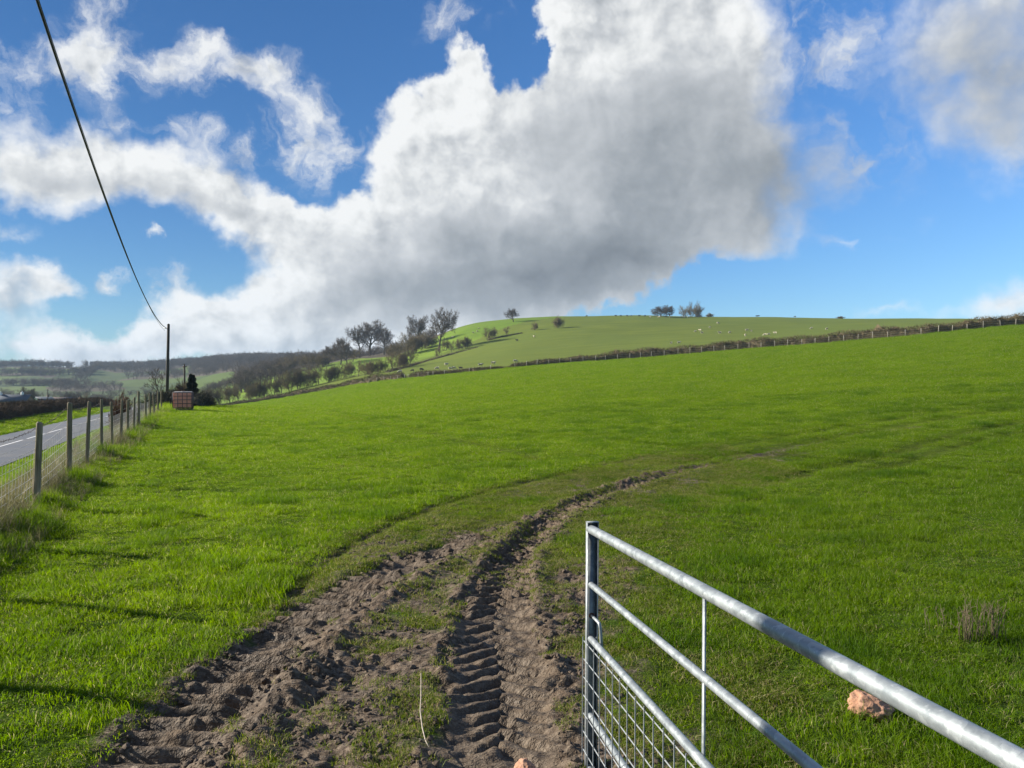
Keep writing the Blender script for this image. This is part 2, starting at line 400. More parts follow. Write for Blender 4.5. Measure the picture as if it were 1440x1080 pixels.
# foot of the hedge on the far side of the near field: column -> depth
HEDGE_UD = [(262, 185), (300, 200), (340, 196), (380, 195), (440, 190), (500, 181), (560, 171), (600, 166), (660, 160), (720, 151), (780, 149), (860, 147), (900, 145), (960, 142), (1080, 135), (1200, 128), (1300, 122), (1440, 118), (1620, 112), (2000, 104)]
_hu = np.array([p[0] for p in HEDGE_UD], float); _hd = np.array([p[1] for p in HEDGE_UD], float)
_hth = np.arctan((_hu - 720) / FPX); _hr = _hd / np.cos(_hth)
def hedge_r(th):
    return np.interp(th, np.concatenate([[math.atan((225 - 720) / FPX)], _hth]), np.concatenate([[110.0], _hr]))

def resample(pts, step):
    P = np.array([[p[0], p[1]] for p in pts], float)
    # Catmull-Rom through the points, then even spacing
    out = []
    for i in range(len(P) - 1):
        p0 = P[max(i - 1, 0)]; p1 = P[i]; p2 = P[i + 1]; p3 = P[min(i + 2, len(P) - 1)]
        for t in np.linspace(0, 1, 24, endpoint=False):
            out.append(0.5 * ((2 * p1) + (-p0 + p2) * t + (2 * p0 - 5 * p1 + 4 * p2 - p3) * t * t + (-p0 + 3 * p1 - 3 * p2 + p3) * t ** 3))
    out.append(P[-1]); out = np.array(out)
    s = np.concatenate([[0], np.cumsum(np.hypot(*np.diff(out, axis=0).T))])
    n = max(2, int(s[-1] / step)); q = np.linspace(0, s[-1], n)
    return np.stack([np.interp(q, s, out[:, 0]), np.interp(q, s, out[:, 1])], 1), q
def pix(pts): return [at(u, v) for u, v in pts]
rutL = pix([(205, 1120), (270, 1040), (365, 940), (450, 868), (555, 805), (640, 770), (725, 722), (765, 700)])
rutL = [Vector((rutL[0].x - .1, 2.6, 0))] + rutL
rutR = pix([(700, 1120), (705, 1040), (702, 960), (697, 890), (705, 825), (722, 780), (760, 742), (800, 715), (868, 688), (950, 665), (1010, 652), (1080, 638), (1200, 612), (1300, 600)])
rutR = [Vector((rutR[0].x, 2.4, 0))] + rutR
rutO = pix([(405, 835), (480, 772), (540, 742), (600, 717), (660, 697), (720, 683), (800, 664), (880, 648), (960, 632)])
FARTRK_AND_LINE = [pix([(415, 577), (520, 592), (610, 610), (700, 630), (760, 646)]), pix([(880, 668), (980, 648), (1100, 628), (1220, 606), (1340, 586), (1440, 574)]), pix([(950, 640), (1080, 618), (1200, 598), (1330, 578), (1440, 562)]),  # first: a thin dark diagonal line; the rest: wheel tracks
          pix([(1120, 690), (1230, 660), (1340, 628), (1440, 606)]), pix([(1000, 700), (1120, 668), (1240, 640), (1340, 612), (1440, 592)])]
TR = {}
for k, p, st in (('L', rutL, .06), ('R', rutR, .08), ('O', rutO, .12)): TR[k] = resample(p, st)
FTR = [resample(p, .4)[0] for p in FARTRK_AND_LINE]
def trackcoord(x, y, key):
    """signed sideways distance (+ right) and arc length along a track"""
    P, s = TR[key]
    D = np.gradient(P, axis=0); D /= np.linalg.norm(D, axis=1)[:, None]
    lat = np.empty(len(x)); arc = np.empty(len(x))
    for i in range(0, len(x), 8000):
        a = x[i:i + 8000]; b = y[i:i + 8000]
        d2 = (a[:, None] - P[None, :, 0]) ** 2 + (b[:, None] - P[None, :, 1]) ** 2
        j = d2.argmin(1)
        dx = a - P[j, 0]; dy = b - P[j, 1]
        al = dx * D[j, 0] + dy * D[j, 1]
        sd = dx * D[j, 1] - dy * D[j, 0]
        dist = np.sqrt(d2[np.arange(len(a)), j])
        lat[i:i + 8000] = np.where(np.abs(al) > 0.15, np.sign(sd) * dist, sd); arc[i:i + 8000] = s[j] + np.clip(al, -.1, .1)
    return lat, arc

def tracks(x, y):
    """height change and mud amount (0 turf .. 1 bare wet mud) of the wheel tracks"""
    x = np.asarray(x, float).ravel(); y = np.asarray(y, float).ravel()
    dz = np.zeros(len(x)); mud = np.zeros(len(x)); wet = np.zeros(len(x))
    sel = np.where((x > -5) & (x < 26) & (y > 1.5) & (y < 42))[0]
    if not len(sel): return dz, mud, wet
    X = x[sel]; Y = y[sel]
    n1 = fbm(X * 2.2, Y * 2.2, 4, 21); n2 = fbm(X * 7, Y * 7, 4, 33); n3 = fbm(X * 22, Y * 22, 3, 41); n0 = fbm(X * .7, Y * .7, 3, 55)
    z = np.zeros(len(X)); m = np.zeros(len(X)); wt_ = np.zeros(len(X))
    qL, aL = trackcoord(X, Y, 'L'); qR, aR = trackcoord(X, Y, 'R'); qO, aO = trackcoord(X, Y, 'O')
    # fade of the tracks into the field
    fL = 1 - ss(7.5, 12.5, Y); fR = 1 - ss(13, 27, Y); fR2 = 1 - ss(9, 15, Y)
    # churned ground round the ruts
    wl_ = .46 - .16 * ss(5.2, 8, Y)
    churnL = np.exp(-((qL - .03) / wl_) ** 4) * fL
    churnR = np.exp(-((qR - .10 + .08 * ss(5, 8, Y)) / (.56 - .24 * ss(5.5, 9, Y))) ** 4) * (0.15 + .85 * fR2) * fR
    mid = ss(-0.2, 0.2, qL) * ss(-0.2, 0.2, -qR) * (.50 + .22 * (1 - ss(5.2, 6.5, Y))) * (1 - ss(7.5, 12, Y))
    gatey = np.exp(-((X - .45) / .45) ** 2 - ((Y - 6.4) / 1.5) ** 2) * .75 + np.exp(-((X - .95) / .5) ** 2 - ((Y - 7.6) / 1.1) ** 2) * .5 + np.exp(-((X - .30) / .3) ** 2 - ((Y - 3.7) / .5) ** 2) * .5
    m = np.maximum(np.maximum(churnL * .95, churnR * 1.05), np.maximum(mid, gatey))
    m = m + (n1 * .42 + n2 * .30) * (m > .02) * np.clip(m * 3, 0, 1)
    # outer, older mark
    oL = np.exp(-(qO / 0.16) ** 2) * ss(-.5, .8, n1 + .5) * (1 - ss(15, 24, Y)); m = np.maximum(m, oL * .75)
    # thin, worn turf between the marks further up
    worn = ss(-0.3, 0.3, qO) * ss(-2.6, -0.2, -qR) * (.25 + .75 * (1 - ss(14, 22, Y))) * (1 - ss(24, 34, Y)) * .36 * (1 + .9 * n0 + .5 * n1)
    m = np.maximum(m, worn + .22 * n2 * (worn > .05))
    m = np.clip(m, 0, 1)
    # clods
    rid = 1 - np.abs(n2) * 2.2
    z += ss(.25, .8, m) * (0.028 * n2 + 0.014 * n3 + 0.018 * np.clip(rid - .2, 0, 1) - 0.012)
    # left rut: a trough on its left, bars pressed across it, thrown-up clods along its right
    sway = 0.035 * vnoise(aL * .9, aL * 0 + 3, 4)
    q = qL - sway + .10
    tro = np.exp(-(q / 0.27) ** 6) * fL
    ph = (aL / 0.168 + q * .5 + .14 * n1) % 1.0
    bar = np.where(ph < .24, ph / .24, (1 - ph) / .76)
    z += tro * (-0.060 + 0.085 * bar * (0.85 + .5 * n1) * ss(-.42, -.1, n1 + .35 * n2) + 0.006 * n3 - ss(.25, .8, m) * (0.028 * n2 + 0.014 * n3 + 0.018 * np.clip(rid - .2, 0, 1) - 0.012) * .85)
    troL = tro.copy()
    lip = np.exp(-((qL - .33) / .13) ** 2) * fL
    ph2 = (aL / 0.165 + .5) % 1.0
    z += lip * (0.02 + 0.030 * n2 + 0.050 * (np.abs(ph2 - .5) < .28) * (0.6 + n1))
    z += np.exp(-((qL + .42) / .10) ** 2) * fL * (0.008 + 0.03 * n2)
    # right rut: a flat pressed bed crossed by the curved steps the tyre lugs leave, offset left against right
    w = 0.30 - 0.08 * ss(5.5, 9, Y)
    q = qR - .02 * vnoise(aR * .8, aR * 0 + 9, 14)
    tro = np.exp(-(q / w) ** 6) * fR
    aq = np.sqrt(q * q + .0012)
    cen = .035 * vnoise(aR * 1.7, aR * 0 + 5, 24)
    saw = lambda ph: np.where(ph % 1 < .20, (ph % 1) / .20, (1 - ph % 1) / .80)
    st = saw((aR + .75 * aq + .035 * n1 + .02 * n2) / .175 + np.where(q > cen, .5, 0))
    groove = np.exp(-((st - .08) / .10) ** 2)
    depth = 0.045 + .015 * ss(5, 7, Y) * (1 - ss(9, 13, Y))
    amp = (.30 + .70 * ss(-.30, .25, n1 + .4 * n2)) * (1 + .4 * ss(5, 7, Y))
    z += tro * (-depth + (0.042 * st - .018 * groove) * amp + .004 * n3 + .006 * n2)
    lug = st
    z -= tro * ss(.25, .8, m) * (0.028 * n2 + 0.014 * n3 + 0.018 * np.clip(rid - .2, 0, 1) - 0.012) * .8 * (1 - ss(6, 9, Y))
    lipR = np.exp(-((np.abs(q) - w * 1.22) / .085) ** 2) * fR
    z += lipR * (0.018 + .045 * n2)
    # pressed blocks along its left shoulder further up
    sh_ = np.exp(-((q + w * .85) / .10) ** 2) * ss(5.5, 7, Y) * fR
    z += sh_ * 0.042 * (np.abs(((aR / .185) % 1) - .5) < .27)
    z += np.exp(-(qO / 0.13) ** 2) * (1 - ss(13, 22, Y)) * (-0.06 + .05 * n2)
    wt_ = np.maximum(np.clip(tro * ss(1, 4, 9 - Y) * .9, 0, 1), .36 * troL)
    m = np.maximum(m, np.clip(tro * 1.0, 0, 1)); m = np.maximum(m, np.clip(np.exp(-((qL - .1) / .4) ** 4) * fL * 1.0, 0, 1) * ss(-.6, -.1, n2 + .2 - ss(8, 12, Y) * .5))
    dz[sel] = z; mud[sel] = np.clip(m, 0, 1); wet[sel] = wt_
    return dz, mud, wet
def fartracks_and_line(x, y):
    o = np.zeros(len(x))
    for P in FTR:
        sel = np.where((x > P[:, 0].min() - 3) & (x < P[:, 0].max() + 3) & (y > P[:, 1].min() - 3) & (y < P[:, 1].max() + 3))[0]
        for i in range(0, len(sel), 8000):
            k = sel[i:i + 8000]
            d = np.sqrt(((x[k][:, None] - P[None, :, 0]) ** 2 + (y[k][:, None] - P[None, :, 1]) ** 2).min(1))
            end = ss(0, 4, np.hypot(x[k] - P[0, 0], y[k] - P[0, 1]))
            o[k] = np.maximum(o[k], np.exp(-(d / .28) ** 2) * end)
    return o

# ------------------------------------------------------------------ ground sheet
def axis(lo, hi, fine_lo, fine_hi, step, g_lo, g_hi, cap=14):
    c = list(np.arange(fine_lo, fine_hi, step))
    s = step; p = c[-1]
    while p < hi: s = min(s * g_hi, cap); p += s; c.append(p)
    s = step; p = c[0]; pre = []
    while p > lo: s = min(s * g_lo, cap); p -= s; pre.append(p)
    return np.array(pre[::-1] + c)
gx = axis(-160, 260, -2.9, 2.0, 0.017, 1.03, 1.03, 4)
gy = axis(-60, 260, 3.15, 9.5, 0.017, 1.12, 1.0125, 2.2)
GX, GY = np.meshgrid(gx, gy); gxf = GX.ravel(); gyf = GY.ravel()
gz = H0(gxf, gyf) + micro(gxf, gyf)
dz, mud, wet = tracks(gxf, gyf)
ft = fartracks_and_line(gxf, gyf)
rough = 0.012 * fbm(gxf * 9, gyf * 9, 2, 77) * (gyf < 14)
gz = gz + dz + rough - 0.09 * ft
gr = np.hypot(gxf, gyf); gth = np.arctan2(gxf, gyf)
gz = gz - np.clip((gr - hedge_r(gth) - 1.0) * 0.25, 0, 8) * (np.abs(gth) < 0.9)     # tucks under the hill sheet beyond the hedge
qf = fence_q(gxf, gyf)
road_m = ss(3.9, 4.15, qf) * (1 - ss(8.5, 8.7, qf)) * (gyf < 175)
gz = gz - road_m * .03
verge = np.exp(-(qf / .55) ** 2)
nx, ny = len(gx), len(gy)
ii = (np.arange(ny - 1)[:, None] * nx + np.arange(nx - 1)[None, :]).ravel()
gfaces = np.stack([ii, ii + 1, ii + nx + 1, ii + nx], 1)

m_ground, nt, out = new_mat('turf_and_mud')
p = geopos(nt)
A_mud = attr(nt, 'mud'); A_wet = attr(nt, 'wet'); A_ft = attr(nt, 'faint')
dist = N(nt, 'ShaderNodeVectorMath', {0: p}, operation='LENGTH').outputs['Value']
g1 = noise(nt, p, 0.055, 4, 0.55); g2 = noise(nt, p, 0.9, 5, 0.6); g3 = noise(nt, p, 9.0, 4, 0.65)
stx = N(nt, 'ShaderNodeMapping', {'Vector': p, 'Scale': (1.6, 4.5, 1)}).outputs[0]
g4 = noise(nt, stx, 1.1, 6, 0.68)
grass_c = mixc(nt, mrange(nt, g1, .38, .62), (0.100, 0.166, 0.006), (0.135, 0.208, 0.009))
grass_c = mixc(nt, mrange(nt, g2, .40, .66), grass_c, (0.078, 0.135, 0.008))
grass_c = mixc(nt, mth(nt, 'MULTIPLY', mrange(nt, g4, .48, .70), .55), grass_c, (0.030, 0.072, 0.008))
grass_c = mixc(nt, mth(nt, 'MULTIPLY', mrange(nt, g3, .60, .75), .35), grass_c, (0.17, 0.23, 0.06))
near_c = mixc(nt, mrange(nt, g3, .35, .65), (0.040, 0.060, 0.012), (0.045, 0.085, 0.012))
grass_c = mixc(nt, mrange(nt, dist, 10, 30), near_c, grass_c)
m1 = noise(nt, p, 3.2, 6, 0.62); m2 = noise(nt, p, 26, 5, 0.6); m3 = noise(nt, p, 90, 3, 0.6)
mud_c = mixc(nt, mrange(nt, m1, .35, .65), (0.048, 0.032, 0.019), (0.102, 0.071, 0.045))
mud_c = mixc(nt, mrange(nt, m2, .45, .7), mud_c, (0.175, 0.136, 0.096))
mud_c = mixc(nt, mth(nt, 'MULTIPLY', mrange(nt, m3, .55, .72), .5), mud_c, (0.028, 0.019, 0.012))
mud_c = mixc(nt, mth(nt, 'MULTIPLY', A_wet, .45), mud_c, (0.090, 0.068, 0.046))
edge = mth(nt, 'ADD', A_mud, mth(nt, 'MULTIPLY', mth(nt, 'SUBTRACT', m2, .5), .5))
col = mixc(nt, mrange(nt, edge, .25, .5), grass_c, mud_c)
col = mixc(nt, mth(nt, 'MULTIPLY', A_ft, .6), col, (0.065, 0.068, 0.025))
rg = mth(nt, 'SUBTRACT', mrange(nt, m1, .35, .65, .74, .97), mth(nt, 'MULTIPLY', A_wet, .22))
bs = N(nt, 'ShaderNodeBsdfPrincipled', {'Base Color': col, 'Roughness': rg, 'Specular IOR Level': mth(nt, 'MULTIPLY', mrange(nt, edge, .25, .5), .26)})
hb = mth(nt, 'ADD', mth(nt, 'MULTIPLY', m3, .5), m2)
bp = N(nt, 'ShaderNodeBump', {'Height': hb, 'Strength': .55, 'Distance': .02})
hb2 = mth(nt, 'ADD', mth(nt, 'MULTIPLY', g4, .8), mth(nt, 'MULTIPLY', g3, .12))
bp2 = N(nt, 'ShaderNodeBump', {'Height': hb2, 'Strength': .8, 'Distance': .18, 'Normal': bp.outputs[0]})
nt.links.new(bp2.outputs[0], bs.inputs['Normal'])
nt.links.new(bs.outputs[0], out.inputs[0])
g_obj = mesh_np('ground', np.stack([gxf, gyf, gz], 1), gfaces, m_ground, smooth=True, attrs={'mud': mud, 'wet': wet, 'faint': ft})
tag(g_obj, kind='structure')
from mathutils.bvhtree import BVHTree
import bisect
GZ = gz.reshape(ny, nx)
def ground_z(x, y):
    """height of the ground sheet itself (bilinear)"""
    x = np.atleast_1d(np.asarray(x, float)); y = np.atleast_1d(np.asarray(y, float))
    i = np.clip(np.searchsorted(gx, x) - 1, 0, nx - 2); j = np.clip(np.searchsorted(gy, y) - 1, 0, ny - 2)
    fx = np.clip((x - gx[i]) / (gx[i + 1] - gx[i]), 0, 1); fy = np.clip((y - gy[j]) / (gy[j + 1] - gy[j]), 0, 1)
    return (GZ[j, i] * (1 - fx) + GZ[j, i + 1] * fx) * (1 - fy) + (GZ[j + 1, i] * (1 - fx) + GZ[j + 1, i + 1] * fx) * fy

# ------------------------------------------------------------------ road: tarmac sheet, painted line
def strip(q0, q1, s0, s1, ds, zoff, wob=0.0):
    s = np.arange(s0, s1, ds); k = 7
    vs = []; 
    for a in s:
        for b in np.linspace(q0, q1, k):
            bb = b + (wob * vnoise(np.array([a * .5]), np.array([b]), 8)[0] if wob else 0)
            x = -2.4 * 0 + FT[0] * a - 2.4 + (-1 / 1.0808) * bb; y = FT[1] * a + (-.41 / 1.0808) * bb
            vs.append((x, y, road_z(x, y) + zoff + .03 * (1 - ((b - ROADC) / ROADH) ** 2)))
    n = len(s); ii = (np.arange(n - 1)[:, None] * k + np.arange(k - 1)[None, :]).ravel()
    return np.array(vs), np.stack([ii, ii + k, ii + k + 1, ii + 1], 1)
m_road, nt, out = new_mat('worn_tarmac')
p = geopos(nt)
r1 = noise(nt, p, .5, 4, .6); r2 = noise(nt, p, 60, 4, .7)
rc = mixc(nt, mrange(nt, r1, .35, .65), (.072, .072, .074), (.098, .096, .094))
rc = mixc(nt, mrange(nt, r2, .45, .7), rc, (.13, .128, .124))
bs = N(nt, 'ShaderNodeBsdfPrincipled', {'Base Color': rc, 'Roughness': mrange(nt, r1, .3, .7, .42, .62), 'Specular IOR Level': .5})
bp = N(nt, 'ShaderNodeBump', {'Height': r2, 'Strength': .4, 'Distance': .01}); nt.links.new(bp.outputs[0], bs.inputs['Normal'])
nt.links.new(bs.outputs[0], out.inputs[0])
v, f = strip(ROADC - ROADH, ROADC + ROADH, -30, 170, 1.0, 0.0)
tag(mesh_np('road', v, f, m_road, smooth=True), kind='structure')
m_line = simple_mat('road_paint', (.62, .62, .60), .6, .2, 3)
vs = []; fs = []; b = 0
for s0 in np.arange(-20, 165, 6.0):
    v, f = strip(ROADC - .05, ROADC + .05, s0, s0 + 5.1, .5, .006)
    vs.append(v); fs.append(f + b); b += len(v)
tag(mesh_np('road_line', np.concatenate(vs), np.concatenate(fs), m_line, smooth=True), kind='structure')
# ------------------------------------------------------------------ the hill behind the hedge and the far valley side
hth = np.linspace(-0.82, 0.82, 900); nr = 330
TT, KK = np.meshgrid(hth, np.linspace(0, 1, nr))
r0 = hedge_r(hth)[None, :] - 1.5
HR = r0 * np.exp(KK ** 1.15 * np.log(3100.0 / r0))
hx = (HR * np.sin(TT)).ravel(); hy = (HR * np.cos(TT)).ravel()
hz = H0(hx, hy); hrr = HR.ravel(); 
hz = hz - 1.2 * (1 - ss(0, 3.0, hrr - np.tile(r0.ravel(), nr)))
hz = hz + 0.25 * fbm(hx * .05, hy * .05, 3, 61) * ss(150, 400, hrr) + (hrr > 550) * fbm(hx * .02, hy * .02, 3, 71) * 1.5
def inpoly(x, y, poly):
    c = np.zeros(len(x), bool); n = len(poly); j = n - 1
    for i in range(n):
        xi, yi = poly[i][0], poly[i][1]; xj, yj = poly[j][0], poly[j][1]
        with np.errstate(divide='ignore', invalid='ignore'):
            c ^= ((yi > y) != (yj > y)) & (x < (xj - xi) * (y - yi) / (yj - yi) + xi)
        j = i
    return c
def gpoly(*uvd):
    return [((u - 720) / FPX * d, d) for u, d in uvd]
# grazed olive slope: everything right of the tree line; plan polygon by column and depth
P_olive = gpoly((262, 190), (400, 232), (500, 262), (580, 290), (640, 320), (690, 350), (740, 372), (800, 388), (900, 700), (2600, 900), (2600, 100), (1440, 100), (700, 140), (262, 180))
# woods on the shoulder and on the far side
P_wood = [gpoly((330, 470), (400, 440), (450, 420), (500, 392), (560, 372), (640, 405), (600, 620), (520, 800), (330, 640)),
          gpoly((262, 720), (330, 640), (480, 640), (520, 1150), (400, 1250), (300, 1250), (275, 960)),
          gpoly((133, 930), (165, 880), (215, 860), (262, 900), (300, 1250), (130, 1250)),
          gpoly((62, 660), (110, 690), (165, 700), (178, 650), (150, 610), (75, 610)),
          gpoly((165, 760), (215, 760), (262, 720), (255, 800), (200, 830)),
          gpoly((-300, 820), (40, 820), (70, 790), (85, 830), (40, 860), (-300, 860)),
          gpoly((-300, 975), (90, 965), (104, 1000), (98, 1100), (-300, 1100)),
          gpoly((-300, 480), (10, 480), (22, 540), (5, 590), (-300, 600))]
olive = inpoly(hx, hy, P_olive).astype(float)
wood = np.zeros(len(hx))
for P in P_wood: wood = np.maximum(wood, inpoly(hx, hy, P))
cell = vnoise(np.floor(hx / 130), np.floor(hy / 170), 5)
m_hill, nt, out = new_mat('hill_pasture')
p = geopos(nt)
A_o = attr(nt, 'olive'); A_w = attr(nt, 'wood'); A_c = attr(nt, 'field')
h1 = noise(nt, p, .02, 4, .55); h2 = noise(nt, p, .14, 5, .6); h3 = noise(nt, p, 1.2, 4, .65)
stx = N(nt, 'ShaderNodeMapping', {'Vector': p, 'Scale': (.35, 1.0, 1.0), 'Rotation': (0, 0, .25)}).outputs[0]
h4 = noise(nt, stx, .16, 5, .6)
dist_ = N(nt, 'ShaderNodeVectorMath', {0: p}, operation='LENGTH').outputs['Value']
gcol = mixc(nt, mrange(nt, h1, .4, .6), (.100, .165, .010), (.135, .200, .016))
gcol = mixc(nt, mrange(nt, dist_, 380, 520), gcol, mixc(nt, mrange(nt, A_c, -.2, .5), (.042, .064, .018), (.070, .104, .018)))
gcol = mixc(nt, mth(nt, 'MULTIPLY', mrange(nt, h2, .5, .72), .6), gcol, (.07, .10, .018))
ocol = mixc(nt, mrange(nt, h4, .38, .64), (.084, .112, .010), (.110, .138, .014))
ocol = mixc(nt, mth(nt, 'MULTIPLY', mrange(nt, h1, .45, .62), .6), ocol, (.092, .125, .014))
ocol = mixc(nt, mth(nt, 'MULTIPLY', mrange(nt, h3, .52, .72), .4), ocol, (.07, .085, .018))
wcol = mixc(nt, mrange(nt, h3, .35, .65), (.065, .055, .038), (.095, .078, .052))
c_ = mixc(nt, A_o, gcol, ocol); c_ = mixc(nt, A_w, c_, wcol)
bs = N(nt, 'ShaderNodeBsdfPrincipled', {'Base Color': c_, 'Roughness': .95, 'Specular IOR Level': .1})
bp = N(nt, 'ShaderNodeBump', {'Height': mth(nt, 'ADD', h2, mth(nt, 'MULTIPLY', h3, .3)), 'Strength': .5, 'Distance': .5}); nt.links.new(bp.outputs[0], bs.inputs['Normal'])
nt.links.new(bs.outputs[0], out.inputs[0])
na = len(hth); ii = (np.arange(nr - 1)[:, None] * na + np.arange(na - 1)[None, :]).ravel()
h_obj = mesh_np('hills', np.stack([hx, hy, hz], 1), np.stack([ii, ii + 1, ii + na + 1, ii + na], 1), m_hill, smooth=True, attrs={'olive': olive, 'wood': wood, 'field': cell * (hrr > 420)})
tag(h_obj, kind='structure')
def hill_z(x, y):
    x = np.atleast_1d(np.asarray(x, float)); y = np.atleast_1d(np.asarray(y, float))
    r = np.hypot(x, y)
    return H0(x, y) + 0.25 * fbm(x * .05, y * .05, 3, 61) * ss(150, 400, r) + (r > 550) * fbm(x * .02, y * .02, 3, 71) * 1.5
def hill_at(u, v, dmin=120, dmax=1500):
    """where the line of sight through a photo pixel meets the hills, beyond the hedge"""
    d = np.exp(np.linspace(math.log(dmin), math.log(dmax), 900)); X = (u - 720) / FPX * d
    g = hill_z(X, d) - (CAMZ - (v - 540) / FPX * d)
    i = int(np.argmax(g > 0))
    if g[i] <= 0 or i == 0:       # just over the skyline: stand it on the crest
        i = int(np.argmax(hill_z(X, d) / d * (d < 1300)))
    return Vector((X[i], d[i], float(hill_z(X[i], d[i])[0])))
# ------------------------------------------------------------------ grass: blades modelled once per clump, set out in their thousands
def instancer(name, pts, rot, scl, idx, sources, worn=None, dark_green=None):
    """ONE object: a cloud of points, each carrying one of the source meshes"""
    me = bpy.data.meshes.new(name); n = len(pts)
    me.vertices.add(n); me.vertices.foreach_set('co', np.asarray(pts, np.float32).ravel())
    for k, v in (('rot', rot), ('scl', scl)):
        a = me.attributes.new(k, 'FLOAT_VECTOR', 'POINT'); a.data.foreach_set('vector', np.asarray(v, np.float32).ravel())
    a = me.attributes.new('pick', 'INT', 'POINT'); a.data.foreach_set('value', np.asarray(idx, np.int32))
    if worn is not None:
        a = me.attributes.new('worn', 'FLOAT', 'POINT'); a.data.foreach_set('value', np.asarray(worn, np.float32))
    if dark_green is not None:
        a = me.attributes.new('dark_green', 'FLOAT', 'POINT'); a.data.foreach_set('value', np.asarray(dark_green, np.float32))
    o = bpy.data.objects.new(name, me); COL.objects.link(o)
    c = bpy.data.collections.new(name + '_sources')
    for i, s in enumerate(sources):
        s.name = '%s_clump_%s' % (name, 'abcdefghijkl'[i]); c.objects.link(s)
    g = bpy.data.node_groups.new(name + '_nodes', 'GeometryNodeTree')
    g.interface.new_socket('Geometry', in_out='INPUT', socket_type='NodeSocketGeometry')
    g.interface.new_socket('Geometry', in_out='OUTPUT', socket_type='NodeSocketGeometry')
    gi = g.nodes.new('NodeGroupInput'); go = g.nodes.new('NodeGroupOutput')
    ci = g.nodes.new('GeometryNodeCollectionInfo'); ci.inputs['Collection'].default_value = c
    ci.inputs['Separate Children'].default_value = True; ci.inputs['Reset Children'].default_value = True
    ip = g.nodes.new('GeometryNodeInstanceOnPoints'); ip.inputs['Pick Instance'].default_value = True
    def na(nm, ty):
        x = g.nodes.new('GeometryNodeInputNamedAttribute'); x.data_type = ty; x.inputs['Name'].default_value = nm; return x.outputs[0]
    g.links.new(gi.outputs[0], ip.inputs['Points']); g.links.new(ci.outputs[0], ip.inputs['Instance'])
    g.links.new(na('pick', 'INT'), ip.inputs['Instance Index']); g.links.new(na('rot', 'FLOAT_VECTOR'), ip.inputs['Rotation']); g.links.new(na('scl', 'FLOAT_VECTOR'), ip.inputs['Scale'])
    g.links.new(ip.outputs[0], go.inputs[0])
    md = o.modifiers.new('spread', 'NODES'); md.node_group = g
    return o

def blade_mat(name, cols, trans=0.45, tipcol=None, wscale=.35):
    m, nt, out = new_mat(name)
    oi = nt.nodes.new('ShaderNodeObjectInfo').outputs['Random']
    p = geopos(nt)
    n1 = noise(nt, p, wscale, 4, .6); n2 = noise(nt, p, 14, 2, .5)
    c = mixc(nt, mrange(nt, n1, .36, .64), cols[0], cols[1])
    c = mixc(nt, mth(nt, 'MULTIPLY', mrange(nt, n2, .45, .75), .7), c, cols[2])
    c = mixc(nt, mth(nt, 'MULTIPLY', mth(nt, 'POWER', oi, 3), .4), c, cols[3])
    if tipcol:
        c = mixc(nt, mth(nt, 'MULTIPLY', attr(nt, 'dry'), .9), c, tipcol)
    an = nt.nodes.new('ShaderNodeAttribute'); an.attribute_type = 'INSTANCER'; an.attribute_name = 'worn'
    c = mixc(nt, mth(nt, 'MULTIPLY', an.outputs['Fac'], .75), c, (0.085, 0.080, 0.030))
    al_ = nt.nodes.new('ShaderNodeAttribute'); al_.attribute_type = 'INSTANCER'; al_.attribute_name = 'dark_green'
    c = mixc(nt, al_.outputs['Fac'], c, (0.036, 0.088, 0.003))
    d = N(nt, 'ShaderNodeBsdfPrincipled', {'Base Color': c, 'Roughness': .6, 'Specular IOR Level': .16})
    tc = N(nt, 'ShaderNodeHueSaturation', {'Color': c, 'Saturation': 1.15, 'Value': 1.5}).outputs[0]
    t = N(nt, 'ShaderNodeBsdfTranslucent', {'Color': tc})
    mx = N(nt, 'ShaderNodeMixShader', {0: trans, 1: d.outputs[0], 2: t.outputs[0]})
    nt.links.new(mx.outputs[0], out.inputs[0])
    return m
def clump(seed, nb, rad, h0, h1, width, mat, lean=.5, dry=.06, segs=2, wind=(.25, 0)):
    rg = np.random.default_rng(seed)
    vs = []; f3 = []; f4 = []; dr = []; b = 0
    for k in range(nb):
        r = rad * math.sqrt(rg.random()); a = rg.random() * 2 * PI
        x, y = r * math.cos(a), r * math.sin(a)
        h = h0 + (h1 - h0) * rg.random() ** 1.6; w = width * (.6 + .7 * rg.random())
        la = rg.random() * 2 * PI; ll = h * lean * (.3 + rg.random())
        lx, ly = math.cos(la) * ll + wind[0] * h, math.sin(la) * ll + wind[1] * h
        fa = rg.random() * 2 * PI; cx, cy = math.cos(fa) * w / 2, math.sin(fa) * w / 2
        isd = 1.0 if rg.random() < dry else 0.0
        for i in range(segs):
            t = i / segs; q = t * t
            wd = 1 - .45 * t
            px, py, pz = x + lx * q, y + ly * q, h * (t - .18 * t * t * (lean > .4)) - .012 * (i == 0)
            vs += [(px - cx * wd, py - cy * wd, pz), (px + cx * wd, py + cy * wd, pz)]; dr += [isd, isd]
        vs.append((x + lx, y + ly, h * (1 - .18 * (lean > .4)))); dr.append(isd)
        for i in range(segs - 1): f4.append((b + 2 * i, b + 2 * i + 1, b + 2 * i + 3, b + 2 * i + 2))
        e = b + 2 * (segs - 1); f3.append((e, e + 1, e + 2)); b += 2 * segs + 1
    return mesh_np('clump', np.array(vs), [np.array(f3, np.int32).reshape(-1, 3), np.array(f4, np.int32).reshape(-1, 4)], mat, attrs={'dry': np.array(dr)}, link=False)

